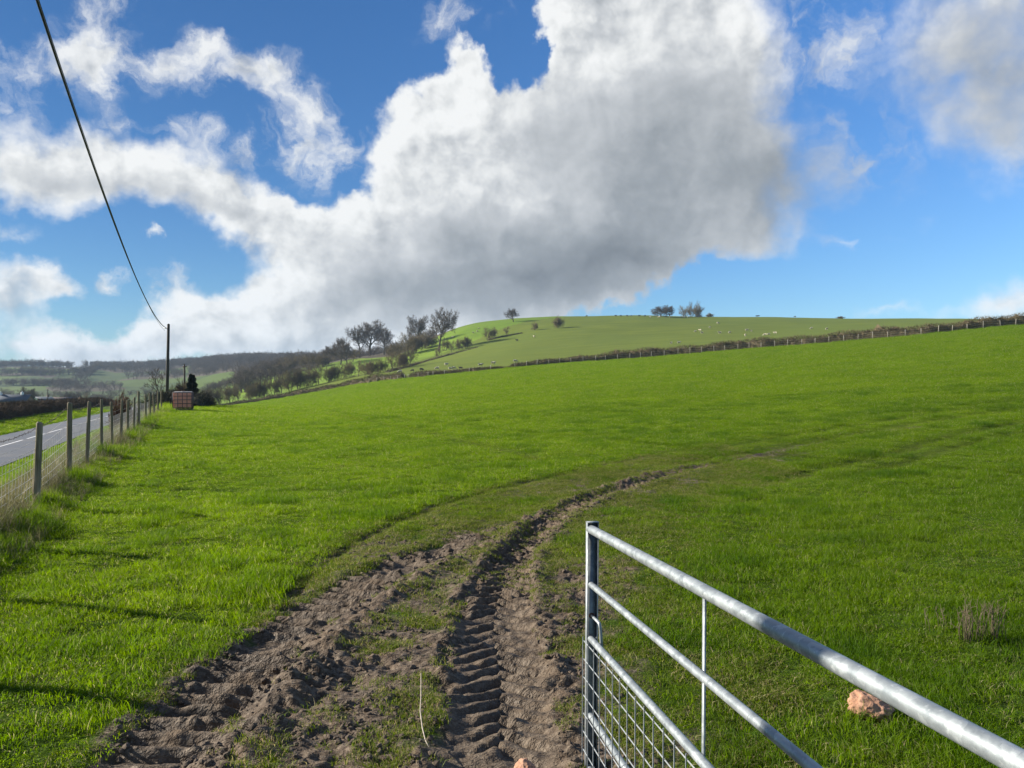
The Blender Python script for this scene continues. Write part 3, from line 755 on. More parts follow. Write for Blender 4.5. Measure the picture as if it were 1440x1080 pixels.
rng = np.random.default_rng(7)
GC = [(0.098, 0.176, 0.0025), (0.145, 0.228, 0.003), (0.046, 0.096, 0.003), (0.190, 0.228, 0.016)]
m_blade = blade_mat('grass_blade', GC, .58, (0.36, 0.33, 0.17))
def polar_pts(n, r0, r1, half=.76, pw=None):
    """points with the given radial weighting inside a wedge in front of the gateway"""
    if pw is None: r = np.sqrt(r0 ** 2 + rng.random(n) * (r1 ** 2 - r0 ** 2))
    else:
        e = 2 - pw; r = (r0 ** e + rng.random(n) * (r1 ** e - r0 ** e)) ** (1 / e)
    t = (rng.random(n) * 2 - 1) * half
    return r * np.sin(t), r * np.cos(t), r
X = []; Y = []; RR_ = []
def addp(n, r0, r1, pw=None):
    a, b, c = polar_pts(n, r0, r1, pw=pw); X.append(a); Y.append(b); RR_.append(c)
W_ = .76 * 2
addp(int(105 * W_ / 2 * (12 ** 2 - 2.0 ** 2)), 2.0, 12)
addp(60000, 12, 60, 1.25)
addp(80000, 60, 200, 1.3)
X = np.concatenate(X); Y = np.concatenate(Y); RR_ = np.concatenate(RR_)
_, md_, _ = tracks(X, Y); ft_ = fartracks_and_line(X, Y)
q = fence_q(X, Y); th = np.arctan2(X, Y)
n1 = fbm(X * 1.7, Y * 1.7, 3, 101); n2 = fbm(X * .45, Y * .45, 3, 111); n3 = fbm(X * 5, Y * 5, 2, 121)
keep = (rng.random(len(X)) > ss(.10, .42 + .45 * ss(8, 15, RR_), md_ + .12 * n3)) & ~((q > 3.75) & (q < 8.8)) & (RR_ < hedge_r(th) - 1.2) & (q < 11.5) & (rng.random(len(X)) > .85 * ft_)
X, Y, RR_, q, n1, n2, n3, md_, ft_ = [a[keep] for a in (X, Y, RR_, q, n1, n2, n3, md_, ft_)]
Z = ground_z(X, Y)
sx = np.clip((RR_ / 12) ** .62, 1, 5.5) * (.85 + .3 * rng.random(len(X)))
# shorter turf beside the wheel marks and in worn places, taller tussocks elsewhere and below the fence
hgt = (0.64 + 1.0 * n1 + .5 * n2 + .6 * n3)
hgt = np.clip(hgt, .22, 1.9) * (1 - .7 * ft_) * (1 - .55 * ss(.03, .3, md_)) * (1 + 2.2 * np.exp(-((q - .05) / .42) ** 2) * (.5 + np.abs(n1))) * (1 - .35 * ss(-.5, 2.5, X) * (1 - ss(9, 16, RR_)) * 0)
hgt = hgt * np.clip(1 + (RR_ - 14) / 80, 1, 1.8)
rot = np.stack([.12 * rng.standard_normal(len(X)), .12 * rng.standard_normal(len(X)), rng.random(len(X)) * 2 * PI], 1)
srcs = [clump(300 + i, 130, .18, .02, .085 if i < 4 else .115, .0040, m_blade, .55 + .1 * (i % 3), segs=3) for i in range(6)]
go_ = instancer('grass', np.stack([X, Y, Z], 1), rot, np.stack([sx, sx, hgt], 1), rng.integers(0, 6, len(X)), srcs, worn=np.clip(np.maximum(ss(.05, .45, md_), 1.0 * ft_), 0, 1), dark_green=np.clip(.18 * ss(.2, 2.6, X) * (1 - .8 * ss(8, 24, RR_)) * (1 + 1.2 * n2) + .7 * np.clip(n1 * 1.4, 0, 1) * (RR_ < 40), 0, .85))  # blades tinted darker green towards the near right and in taller patches
tag(go_, kind='stuff')
# small tufts holding on between and beside the ruts
n = 90000
X = rng.uniform(-4.2, 5.5, n); Y = 2.6 + 17 * rng.random(n) ** 1.3
_, md_, wt2 = tracks(X, Y)
n1 = fbm(X * 3.2, Y * 3.2, 3, 131)
pr = ss(.0, .12, md_) * (1 - ss(.55, .98, md_ - .6 * n1 - .25 * ss(5.5, 9, Y))) * (.16 + .84 * ss(-.12, .28, n1 + .25 * ss(6, 9, Y))) + .04
keep = (rng.random(n) < pr) & (wt2 < .25)
X = X[keep]; Y = Y[keep]; md_ = md_[keep]; Z = ground_z(X, Y)
s_ = (.55 + .6 * rng.random(len(X))) * (1.05 - .45 * md_)
m_tuft = blade_mat('worn_grass_blade', [(0.085, 0.125, 0.008), (0.115, 0.165, 0.010), (0.050, 0.075, 0.010), (0.150, 0.150, 0.040)], .4, (0.30, 0.25, 0.13))
srcs = [clump(400 + i, 26, .055, .010, .060, .0042, m_tuft, .9, dry=.2, segs=2) for i in range(4)]
tg = instancer('trodden_grass', np.stack([X, Y, Z], 1), np.stack([X * 0, X * 0, rng.random(len(X)) * 6.28], 1), np.stack([s_ * 1.3, s_ * 1.3, s_], 1), rng.integers(0, 4, len(X)), srcs)
tag(tg, kind='stuff')
# rough dead grass along the foot of the fence
n = 9000
s_ = 2 + 46 * rng.random(n) ** 1.3; qq = rng.normal(.32, .42, n)
qq = np.clip(qq, -.45, 1.8)
X = -2.4 + FT[0] * s_ - qq / 1.0808; Y = FT[1] * s_ - .41 * qq / 1.0808
cl = vnoise(s_ * .9, qq * 0 + 2, 8) ; keep = rng.random(n) < .35 + .65 * ss(-.3, .5, cl)
X = X[keep]; Y = Y[keep]; Z = ground_z(X, Y); sc_ = (.7 + .95 * rng.random(len(X)) ** 2) * np.where(fence_q(X, Y) < 0, .6, 1)
m_dead = blade_mat('dead_grass_blade', [(0.15, 0.135, 0.065), (0.22, 0.19, 0.10), (0.08, 0.085, 0.03), (0.08, 0.13, 0.015)], .25, (0.36, 0.31, 0.19))
srcs = [clump(500 + i, 22, .10, .10, .42, .0042, m_dead, .6, dry=.25, segs=3, wind=(.12, .05)) for i in range(4)]
dg = instancer('dead_grass', np.stack([X, Y, Z], 1), np.stack([.1 * rng.standard_normal(len(X)), .1 * rng.standard_normal(len(X)), rng.random(len(X)) * 6.28], 1), np.stack([sc_, sc_, sc_], 1), rng.integers(0, 4, len(X)), srcs)
tag(dg, kind='stuff')
# ------------------------------------------------------------------ bare trees
def bark(name, a, b, rough=.9):
    m, nt, out = new_mat(name)
    p = objpos(nt); oi = nt.nodes.new('ShaderNodeObjectInfo').outputs['Random']
    n1 = noise(nt, p, 1.3, 5, .6)
    c = mixc(nt, mrange(nt, n1, .35, .65), a, b)
    c = mixc(nt, mth(nt, 'MULTIPLY', oi, .35), c, tuple(x * .6 for x in a))
    bs = N(nt, 'ShaderNodeBsdfPrincipled', {'Base Color': c, 'Roughness': rough, 'Specular IOR Level': .15})
    nt.links.new(bs.outputs[0], out.inputs[0]); return m
m_bark = bark('oak_bark', (.055, .048, .034), (.105, .092, .062))
m_twig = bark('oak_twig', (.075, .058, .042), (.125, .097, .068))
m_haw = bark('hawthorn_twig', (.115, .090, .048), (.190, .148, .078))
m_hawb = bark('hawthorn_bark', (.085, .074, .048), (.140, .122, .080))
m_brown = bark('red_brown_twig', (.085, .045, .030), (.140, .085, .055))
m_dark = bark('evergreen_leaf', (.012, .020, .010), (.026, .038, .016))
m_wood = bark('far_wood_twig', (.090, .074, .056), (.150, .122, .090))

def grow(rg, mbT, mbC, p, d, L, r, lev, P):
    """one branch and everything it carries; thick wood goes to the trunk mesh, thin to the crown mesh"""
    seg = P['seg'][lev]; pts = [p.copy()]; rad = [r]; dirs = [d.copy()]
    for i in range(seg):
        d = (d + Vector(rg.normal(0, P['wob'][lev], 3)) + Vector((0, 0, P['up'][lev]))).normalized()
        p = p + d * (L / seg); pts.append(p.copy()); dirs.append(d.copy())
        rad.append(r * (1 - (1 - P['tip'][lev]) * (i + 1) / seg))
    mb = mbT if lev <= P['split'] else mbC
    mb.tube(pts, rad, P['sides'][lev], caps=False)
    if lev == len(P['n']): return
    n = P['n'][lev]; n = max(1, int(rg.normal(n, n * .12) + .5))
    ga = rg.random() * 6.28
    for k in range(n):
        f = P['from'][lev] + (1 - P['from'][lev]) * (k + rg.random() * .9) / n
        f = min(f, .999); i = min(int(f * seg), seg - 1); t = f * seg - i
        q = pts[i].lerp(pts[i + 1], t); dd = dirs[i + 1]
        ga += 2.4 + rg.normal(0, .35)
        o = dd.orthogonal().normalized(); o2 = dd.cross(o)
        side = o * math.cos(ga) + o2 * math.sin(ga)
        ang = R(P['ang'][lev]) * (.75 + .5 * rg.random())
        nd = (dd * math.cos(ang) + side * math.sin(ang)).normalized()
        ll = L * P['len'][lev] * (1 + P['var'] * (2 * rg.random() - 1)) * (1 - P['short'][lev] * f)
        rr = max(rad[i] * P['rad'][lev], P['rmin'])
        grow(rg, mbT, mbC, q, nd, ll, rr, lev + 1, P)
OAK = dict(n=[11, 8, 8, 8], seg=[5, 5, 4, 3, 2], wob=[.08, .17, .20, .24, .25], up=[.06, .11, .07, .04, .03], tip=[.35, .3, .35, .5, .6],
           sides=[8, 6, 4, 3, 3], ang=[56, 44, 42, 40], len=[.86, .55, .55, .58], short=[.42, .25, .2, .2], rad=[.5, .55, .55, .6], **{'from': [.34, .25, .2, .15]}, split=1, rmin=.019, var=.22)
HAW = dict(n=[12, 9, 10], seg=[4, 4, 3, 2], wob=[.16, .22, .26, .3], up=[.06, .06, .04, .03], tip=[.4, .35, .5, .6],
           sides=[6, 4, 3, 3], ang=[52, 46, 44], len=[.75, .55, .50], short=[.25, .2, .2], rad=[.55, .55, .6], **{'from': [.22, .15, .1]}, split=0, rmin=.014, var=.3)
def make_tree(kind, seed, h, stems=1, P=OAK, tm=None, cm=None, name='oak_tree', r0=None, spread=.3):
    rg = np.random.default_rng(seed); T = MB(); Cr = MB()
    for s in range(stems):
        a = 6.28 * (s + rg.random() * .6) / stems
        d = Vector((math.cos(a) * spread, math.sin(a) * spread, 1)).normalized() if stems > 1 else Vector((rg.normal(0, .05), rg.normal(0, .05), 1)).normalized()
        b = Vector((math.cos(a) * .15, math.sin(a) * .15, -.25)) if stems > 1 else Vector((0, 0, -.3))
        grow(rg, T, Cr, b, d, h * (.62 if stems == 1 else .5), (r0 or h * .034) * (1 if stems == 1 else .6), 0, P)
    root = empty(name)
    tr = T.build('trunk', tm or m_bark, root); cr = Cr.build('crown', cm or m_twig, root)
    z = max(v[2] for v in Cr.v); w = max(abs(v[0]) for v in Cr.v)
    root['h0'] = float(z); root['w0'] = float(w)
    return root
oaks = [make_tree('oak', 11 + i, 10, P=OAK) for i in range(4)]
haws = [make_tree('haw', 41 + i, 5, stems=[3, 4, 2, 3, 1][i], P=HAW, tm=m_hawb, cm=m_haw, name='hawthorn_tree', r0=.14, spread=[.5, .6, .35, .7, 0][i]) for i in range(5)]
used_proto = set()
ORD = ['first', 'second', 'third', 'fourth', 'fifth', 'sixth', 'seventh', 'eighth', 'ninth', 'tenth', 'eleventh', 'twelfth', 'thirteenth', 'fourteenth', 'fifteenth', 'sixteenth', 'seventeenth', 'eighteenth', 'nineteenth', 'twentieth',
       'twenty-first', 'twenty-second', 'twenty-third', 'twenty-fourth', 'twenty-fifth', 'twenty-sixth', 'twenty-seventh', 'twenty-eighth', 'twenty-ninth', 'thirtieth', 'thirty-first', 'thirty-second', 'thirty-third', 'thirty-fourth', 'thirty-fifth']
trg = np.random.default_rng(99)
def plant(proto, pos, px_h, px_w, label, group, cat='tree'):
    """stand a tree at pos so tall that it is px_h photo rows high there"""
    if id(proto) in used_proto: o = copy_tree(proto)
    else: o = proto; used_proto.add(id(proto))
    h = px_h * pos.y / FPX; s = h / proto['h0']
    w = s if px_w is None else (px_w / 2 * pos.y / FPX) / proto['w0']
    w = min(max(w, s * .35), s * 2.2)
    o.location = pos; o.scale = (w, w, s); o.rotation_euler = (0, 0, trg.random() * 6.28)
    tag(o, label, cat, group)
    return o
# the row of small trees behind the hedge at the foot of the hill: column, foot row, height, width
ROW = [(283, 573, 24, 26), (293, 571, 27, 30), (309, 569, 25, 22), (325, 567, 26, 20), (335, 566, 24, 16), (350, 564, 26, 20), (363, 561, 27, 20), (373, 559, 25, 16), (384, 556, 25, 20), (396, 553, 24, 20), (408, 550, 31, 26), (420, 547, 28, 22),
       (429, 545, 27, 18), (438, 543, 26, 18), (448, 540.5, 25, 18), (461, 538, 22, 16), (470, 536, 24, 18), (482, 533, 22, 16), (493, 530.5, 23, 18), (504, 529.5, 21, 16), (514, 528, 20, 16), (522, 527, 21, 16), (532, 525, 20, 16), (540, 523.5, 18, 14),
       (552, 520.5, 24, 18), (560, 518.5, 24, 18), (568, 517, 23, 16), (577, 515, 30, 26)]
for i, (u, v, h, w) in enumerate(ROW):
    plant(haws[i % 5], hill_at(u, v, 190, 420), h * 1.18, w * 1.3, '%s small bare tree from the left in the row behind the hedge below the hill' % ORD[i], 'small bare trees in a row along the foot of the hill')
LINE = [(617, 502, 18, 12), (627, 493, 20, 16), (635, 495.5, 18, 14), (646, 492, 20, 16), (656, 490, 21, 18), (684, 477.7, 20, 18), (694, 475.6, 18, 16), (712.5, 472.3, 15, 14), (752, 464.6, 14, 14), (785, 461.5, 20, 18)]
LL = ['stump-like ivy-clad small tree below the big round oak', 'pale twiggy bush up the slope beside the big round oak', 'small tree just right of the big round oak on the hill hedge', 'left of two touching bushy trees halfway up the hill hedge', 'right of two touching bushy trees halfway up the hill hedge',
      'left dark tree of a pair on the upper hill hedge', 'right tree of a pair on the upper hill hedge', 'small round lone tree right of the pair on the hill hedge', 'little round tree on open grass below the skyline', 'bushy upright tree at the right end of the hill hedge']
for i, (u, v, h, w) in enumerate(LINE):
    plant(haws[(i + 2) % 5], hill_at(u, v, 200, 450), h, w, LL[i], 'trees along the hedge up the hill')
BIG = [(462, 512, 25, 24, 0), (479, 513, 36, 26, 1), (488, 513, 30, 22, 2), (506, 503, 42, 30, 3), (520, 500, 46, 42, 0), (540, 499, 36, 26, 2), (587, 490, 43, 30, 1), (617, 494, 57, 42, 3), (722, 452.7, 18, 19, 2)]
BL = ['low flat-topped bare oak at the left end of the skyline wood', 'tall narrow bare oak left of the tallest clump', 'dark ivy-clad oak leaning out below the skyline wood', 'bare oak forming the left half of the tall clump', 'broad fan-shaped bare oak, tallest of the skyline clump', 'bare oak at the right edge of the tall clump',
      'bare round oak left of the big lone round oak', 'big round-crowned bare oak with a clear trunk on the shoulder', 'lone oak standing on the left skyline of the hill']
for (u, v, h, w, k), lab in zip(BIG, BL):
    plant(oaks[k], hill_at(u, v, 280, 460), h * 1.12, w * 1.3, lab, 'big bare oaks on the shoulder of the hill')
SHO = [(555, 501, 20, 20), (564, 501, 24, 22), (574, 500, 30, 26), (583, 497, 28, 24), (597, 491, 24, 24), (606, 489, 20, 20), (548, 503, 14, 16), (496, 509, 18, 20), (455, 516, 18, 22), (444, 518, 20, 22), (432, 519, 20, 22), (420, 521, 22, 24), (407, 524, 20, 22), (395, 527, 20, 22), (385, 530, 18, 20)]
for i, (u, v, h, w) in enumerate(SHO):
    plant(haws[(i * 2) % 5], hill_at(u, v, 280, 520), h * 1.15, w * 1.45, '%s bushy undergrowth tree, counted from the left, under the oaks of the shoulder wood' % ORD[sorted(range(len(SHO)), key=lambda k: SHO[k][0]).index(i)], 'bushy trees beneath the skyline oaks')
# trees on the crest of the hill
CR = [(930, 16, 30, 2), (942, 17, 22, 0), (962, 17, 20, 4), (976, 24, 27, 3), (998, 7, 10, 1), (1182, 4, 16, 1)]
CL = ['wind-flattened wide bare tree, leftmost on the hill crest', 'dark-trunked tree beside the wind-flattened one on the crest', 'dense bushy tree left of the tallest crest tree', 'tallest dense tree of the clump on the crest', 'tiny shrub right of the crest clump', 'low dark shrub alone on the right skyline']
for (u, h, w, k), lab in zip(CR, CL):
    pr_ = oaks[k] if k in (2, 0) and u < 950 else haws[k % 5]
    o_ = plant(pr_, hill_at(u, 445.7, 300, 420), h * 1.25, w * 1.15, lab, 'trees on the crest of the hill'); o_.location.z -= .22 * h * o_.location.y / FPX
# trees along the far skyline, left
FAR = [(6, 5, 8), (16, 4, 7), (24, 5, 8), (35, 4.5, 7), (47, 4, 7), (80, 9, 9), (120, 11, 11), (127, 8, 8), (134, 8, 8), (142, 7, 7), (150, 7.5, 8), (158, 6, 7), (167, 6, 8), (176, 5, 7), (188, 5, 8), (200, 5, 7), (210, 5, 8), (221, 7, 9), (269, 6, 6), (277, 5, 5), (285, 6, 6), (299, 8, 7), (310, 7, 7), (321, 4, 6), (344, 8, 10), (355, 4, 5), (382, 8, 7), (434, 5, 8)]
for i, (u, h, w) in enumerate(FAR):
    lab = {5: 'dark round tree standing out on the far skyline by the mast', 6: 'big rounded tree beside the bright gap on the far skyline', 24: 'flat bare tree with light under its crown on the far skyline', 26: 'slim bare tree rising alone above the far wood'}.get(i, '%s small tree from the left along the distant skyline' % ORD[i])
    plant(oaks[i % 4] if i not in (5, 6) else haws[0], hill_at(u, 400, 820, 1250), h * 1.15, w * 1.15, lab, 'trees along the distant skyline')

# far woods that read as a mass: small bare trees by the thousand
def wood_src(i):
    rg = np.random.default_rng(700 + i); T = MB(); P = dict(HAW); P = {**P, 'n': [7, 6, 6], 'rmin': .045, 'split': 9}
    grow(rg, T, T, Vector((0, 0, -.5)), Vector((0, 0, 1)), 6.2, .22, 0, P)
    return T.build('clump', m_wood, link=False)
wx = []; wy = []
wr = np.random.default_rng(5)
for k, P in enumerate(P_wood):
    xs = [q[0] for q in P]; ys = [q[1] for q in P]
    n = int((max(xs) - min(xs)) * (max(ys) - min(ys)) / (38 if k == 0 else 62)); n = min(n // (2 if k == 0 else 1), 9000)
    a = wr.uniform(min(xs), max(xs), n); b = wr.uniform(min(ys), max(ys), n)
    k_ = inpoly(a, b, P) & (np.abs(np.arctan2(a, b)) < .72); wx.append(a[k_]); wy.append(b[k_])
# hedges and thickets along the valley floor
for (pts, n) in (([on(0, 330), on(90, 340), on(150, 300), on(230, 330)], 70), ([on(0, 470), on(60, 480), on(150, 520), on(240, 500)], 80), ([on(0, 700), on(100, 690)], 110), ([on(100, 690), on(135, 960)], 60), ([on(0, 820), on(130, 850)], 60), ([on(60, 400), on(130, 430), on(160, 410)], 60),
                 ([on(300, 300), on(370, 330), on(430, 340)], 60), ([on(290, 420), on(400, 440)], 120)):
    for i in range(n):
        t = wr.random() * (len(pts) - 1); j = int(t); q = pts[j].lerp(pts[j + 1], t - j)
        wx.append(np.array([q.x + wr.normal(0, 4)])); wy.append(np.array([q.y + wr.normal(0, 5)]))
wx = np.concatenate(wx); wy = np.concatenate(wy); wz = hill_z(wx, wy)
s_ = (.75 + .6 * wr.random(len(wx))) * np.where((wx > -100) & (wy < 520), .5, np.where((wx > -230) & (wx / wy > -.36) & (wy < 520), .8, np.where(wy < 520, .42, np.where(wy < 760, .6, .85))))
wo = instancer('wood', np.stack([wx, wy, wz], 1), np.stack([wx * 0, wx * 0, wr.random(len(wx)) * 6.28], 1), np.stack([s_ * 1.25, s_ * 1.25, s_], 1), wr.integers(0, 4, len(wx)), [wood_src(i) for i in range(4)])
tag(wo, kind='stuff')

# ------------------------------------------------------------------ hedges: a dense core of short twigs along a line
def hedge(name, line, width, hfun, n, mat, label, group=None, core=.75, twig=.30, seed=1, groundf=None, tr=.012):
    rg = np.random.default_rng(seed); groundf = groundf or (lambda x, y: H0(x, y))
    P, s = resample(line, .7); D = np.gradient(P, axis=0); D /= np.linalg.norm(D, axis=1)[:, None]; Nn = np.stack([-D[:, 1], D[:, 0]], 1)
    gzv = groundf(P[:, 0], P[:, 1]); Hh = np.array([hfun(a / s[-1], a) * min(1, .35 + a * .7, .35 + (s[-1] - a) * .7) for a in s])
    # rough inner body so that light does not leak straight through
    k = 9; vs = []
    for i in range(len(P)):
        for j in range(k):
            a = PI * j / (k - 1); rr = 1 + .22 * rg.normal()
            off = math.cos(a) * width * .5 * core * rr; up = (math.sin(a) ** .6) * Hh[i] * core * rr
            vs.append((P[i, 0] + Nn[i, 0] * off, P[i, 1] + Nn[i, 1] * off, gzv[i] + up - .1))
    m = len(P); ii = (np.arange(m - 1)[:, None] * k + np.arange(k - 1)[None, :]).ravel()
    V = [np.array(vs)]; F4 = [np.stack([ii, ii + k, ii + k + 1, ii + 1], 1)]
    # twigs: thin crossed slivers
    i0 = rg.integers(0, m - 1, n); t = rg.random(n)
    base = P[i0] * (1 - t[:, None]) + P[i0 + 1] * t[:, None]; h = Hh[i0] * (1 - t) + Hh[i0 + 1] * t
    q = rg.uniform(-1, 1, n); off = np.sign(q) * np.abs(q) ** .55 * width * .5
    zz = h * rg.random(n) ** .75 * np.sqrt(np.clip(1 - .35 * (off / (width * .5)) ** 4, 0, 1))
    c = np.stack([base[:, 0] + Nn[i0, 0] * off, base[:, 1] + Nn[i0, 1] * off, gzv[i0] + zz], 1)
    d = rg.normal(0, 1, (n, 3)); d[:, 2] = np.abs(d[:, 2]) + .35; d += np.stack([Nn[i0, 0] * q, Nn[i0, 1] * q, q * 0], 1) * .8
    d /= np.linalg.norm(d, axis=1)[:, None]; L = twig * (.5 + rg.random(n)); 
    sd = np.cross(d, rg.normal(0, 1, (n, 3))); sd /= np.linalg.norm(sd, axis=1)[:, None]; w = tr * (.6 + .9 * rg.random(n))
    a = c - sd * w[:, None]; b = c + sd * w[:, None]; e = c + d * L[:, None]
    V.append(np.stack([a, b, e], 1).reshape(-1, 3)); b0 = len(vs)
    F3 = b0 + np.arange(n * 3).reshape(-1, 3)
    o = mesh_np(name, np.concatenate(V), [F4[0], F3], mat)
    return tag(o, label, 'hedge', group)
def hedge_mat(name, a, b, c):
    m, nt, out = new_mat(name); p = geopos(nt)
    n1 = noise(nt, p, .5, 4, .6); n2 = noise(nt, p, 5, 4, .7)
    cc = mixc(nt, mrange(nt, n1, .38, .62), a, b); cc = mixc(nt, mth(nt, 'MULTIPLY', mrange(nt, n2, .48, .66), .8), cc, c)
    bs = N(nt, 'ShaderNodeBsdfPrincipled', {'Base Color': cc, 'Roughness': .9, 'Specular IOR Level': .15}); nt.links.new(bs.outputs[0], out.inputs[0]); return m
m_hedge = hedge_mat('field_hedge_twigs', (.085, .068, .036), (.115, .092, .050), (.19, .15, .09))
m_hedge2 = hedge_mat('road_hedge_twigs', (.050, .036, .022), (.070, .046, .026), (.12, .075, .045))
m_hedge3 = hedge_mat('dark_hedge_twigs', (.028, .030, .018), (.040, .038, .022), (.065, .055, .035))
def along_hedge(u0, u1, step=12, dd=0.0):
    return [Vector(((u - 720) / FPX * (np.interp(u, _hu, _hd) + dd), np.interp(u, _hu, _hd) + dd, 0)) for u in np.arange(u0, u1 + 1, step)]
hz_hill = lambda x, y: H0(x, y) - .15
hedge('field_hedge', along_hedge(716, 1700), 1.3, lambda t, a: (.75 + 1.0 * min(1, t * 5)) * (1 + .10 * math.sin(a * .31) + .10 * math.sin(a * .93 + 1)), 42000, m_hedge, 'long clipped brown hedge with white posts along the top right of the field', 'hedges between the field and the hill', seed=1, groundf=hz_hill, twig=.42, tr=.022)
hedge('field_hedge', along_hedge(576, 712, 8), 1.3, lambda t, a: (1.25 - .85 * t ** 1.4) * (1 + .12 * math.sin(a * .4)), 9000, m_hedge, 'middle length of hedge thinning out to the right of a small gap', 'hedges between the field and the hill', seed=2, groundf=hz_hill, twig=.42, tr=.022)
hedge('field_hedge', along_hedge(272, 569, 9), 1.6, lambda t, a: (.9 + .65 * t) * (1 + .16 * math.sin(a * .22) + .14 * math.sin(a * .71)), 16000, m_hedge, 'dark left length of hedge running down the field to the tank', 'hedges between the field and the hill', seed=3, groundf=hz_hill, twig=.5, tr=.026)
def qline(q, s0, s1, step=4):
    return [Vector((-2.4 + FT[0] * s - q / 1.0808, FT[1] * s - .41 * q / 1.0808, 0)) for s in np.arange(s0, s1 + .1, step)]
hedge('roadside_hedge', qline(12.3, 22, 150), 1.7, lambda t, a: 1.22 * (1 + .04 * math.sin(a * .8) + .03 * math.sin(a * 2.3)), 60000, m_hedge2, 'clipped dark brown hedge on the far side of the road', None, seed=4, twig=.30, tr=.012)
hedge('dark_hedge', [on(208, 58), on(222, 57), on(236, 57), on(249, 56)], 1.5, lambda t, a: 1.35 + .12 * math.sin(a * 2), 5000, m_hedge3, 'short dark hedge between the end of the fence and the tank', None, seed=5, twig=.3, tr=.013)
hedge('low_bush', [on(268, 55), on(276, 57), on(288, 62)], 1.6, lambda t, a: 1.25 * (1 - .45 * t), 3500, m_hedge3, 'low dark bush at the right of the pink tank', None, seed=6, twig=.32, tr=.013)['category'] = 'bush'
hedge('hill_ditch_shade', [hill_at(u, v, 220, 440) for u, v in ((545, 524), (570, 517), (600, 508), (640, 497), (672, 488.5))], 1.4, lambda t, a: .38 + .2 * math.sin(a * .2), 4000, m_hedge, 'low twig strip standing for the dark ditch shadow up the hill, lower length', 'low twig strips standing for the ditch shadow on the hill', seed=7, groundf=hill_z, twig=.5, tr=.04)  # low twig strips stand in for the thin dark shadow of a ditch
hedge('hill_ditch_shade', [hill_at(u, v, 240, 440) for u, v in ((686, 479), (705, 474), (735, 468.5))], 1.3, lambda t, a: .45 * (1 - .4 * t), 2000, m_hedge, 'low twig strip standing for the dark ditch shadow near the hilltop, upper length', 'low twig strips standing for the ditch shadow on the hill', seed=8, groundf=hill_z, twig=.5, tr=.04)
# the little group by the pole
SM = dict(OAK); SM.update(n=[7, 5, 5, 4], ang=[38, 40, 42, 42], rmin=.012, len=[.55, .5, .5, .5])
t = make_tree('bare', 81, 5.2, P=SM, name='bare_tree', r0=.10); t.location = on(231.5, 66); t.rotation_euler = (R(-3), R(-24), 1.1); t.scale = (.85, .85, 1.0)
tag(t, 'sparse bare tree with spreading branches just behind the utility pole', 'tree')
for i, (u, d, h, w, lab) in enumerate(((241, 61, 12, 9, 'dark twiggy shrub against the right side of the utility pole'), (253, 66, 20, 14, 'red-brown twiggy bush right of the utility pole'), (262, 68, 18, 13, 'paler brown bush between the red-brown bush and the dark conifer'))):
    b = make_tree('bush', 90 + i, 5, stems=4, P=HAW, tm=m_brown if i else m_hawb, cm=[m_hawb, m_brown, m_haw][i], name='bush', r0=.09, spread=.3)
    plant(b, on(u, d), h + 24, w, lab, 'twiggy bushes by the pole', 'bush')
b = make_tree('bush', 95, 2.2, stems=5, P=HAW, tm=m_brown, cm=m_brown, name='bramble_bush', r0=.04, spread=.5)
plant(b, on(171, 29.5) + Vector((-.1, .3, -.1)), 66, 20, 'tangled red-brown bramble growing through the roadside fence', None, 'bush')
# dark conifer
cf = empty('conifer_tree'); T = MB(); T.tube([(0, 0, -.2), (0, 0, 2.6)], [.08, .015], 6); T.build('trunk', m_bark, cf)
rg = np.random.default_rng(3); nn = 2600; zz = rg.random(nn) ** .8; rr = (1 - zz * .92) * .62 * np.sqrt(rg.random(nn)) * (1 + .3 * np.sin(zz * 31)); aa = rg.random(nn) * 6.28
c = np.stack([rr * np.cos(aa), rr * np.sin(aa), .3 + zz * 2.35], 1); d = np.stack([np.cos(aa), np.sin(aa), -.2 + .5 * rg.random(nn)], 1) * .22; sd = rg.normal(0, .05, (nn, 3))
mesh_np('crown', np.stack([c - sd, c + sd, c + d], 1).reshape(-1, 3), np.arange(nn * 3).reshape(-1, 3), m_dark, parent=cf)
cf.location = on(270, 64); tag(cf, 'small dark evergreen behind the right end of the tank', 'tree')
# trees of the valley floor
VT = [(43, 300, 27, 36, 'dark wide bare tree rising over the road hedge beside the slate roof'), (9, 330, 16, 22, 'dark bush at the left edge above the slate roof'), (100, 330, 22, 26, 'grey bare tree in the valley right of the white gable'), (112, 340, 18, 22, 'grey-brown bare tree second right of the white gable'), (121, 330, 20, 20, 'pale bare tree in the valley beside the bright field strip'), (143, 300, 14, 22, 'dark rounded bush on the bright field strip')]
for i, (u, d, h, w, lab) in enumerate(VT):
    o_ = on(u, d); o_.z = float(hill_z(o_.x, o_.y)[0])
    top = CAMZ - ((543, 552, 549, 551, 550, 556)[i] - 540) / FPX * d
    plant(oaks[i % 4] if i in (0, 2, 3) else haws[i % 5], o_, (top - o_.z) / d * FPX, w, lab, 'trees on the valley floor')
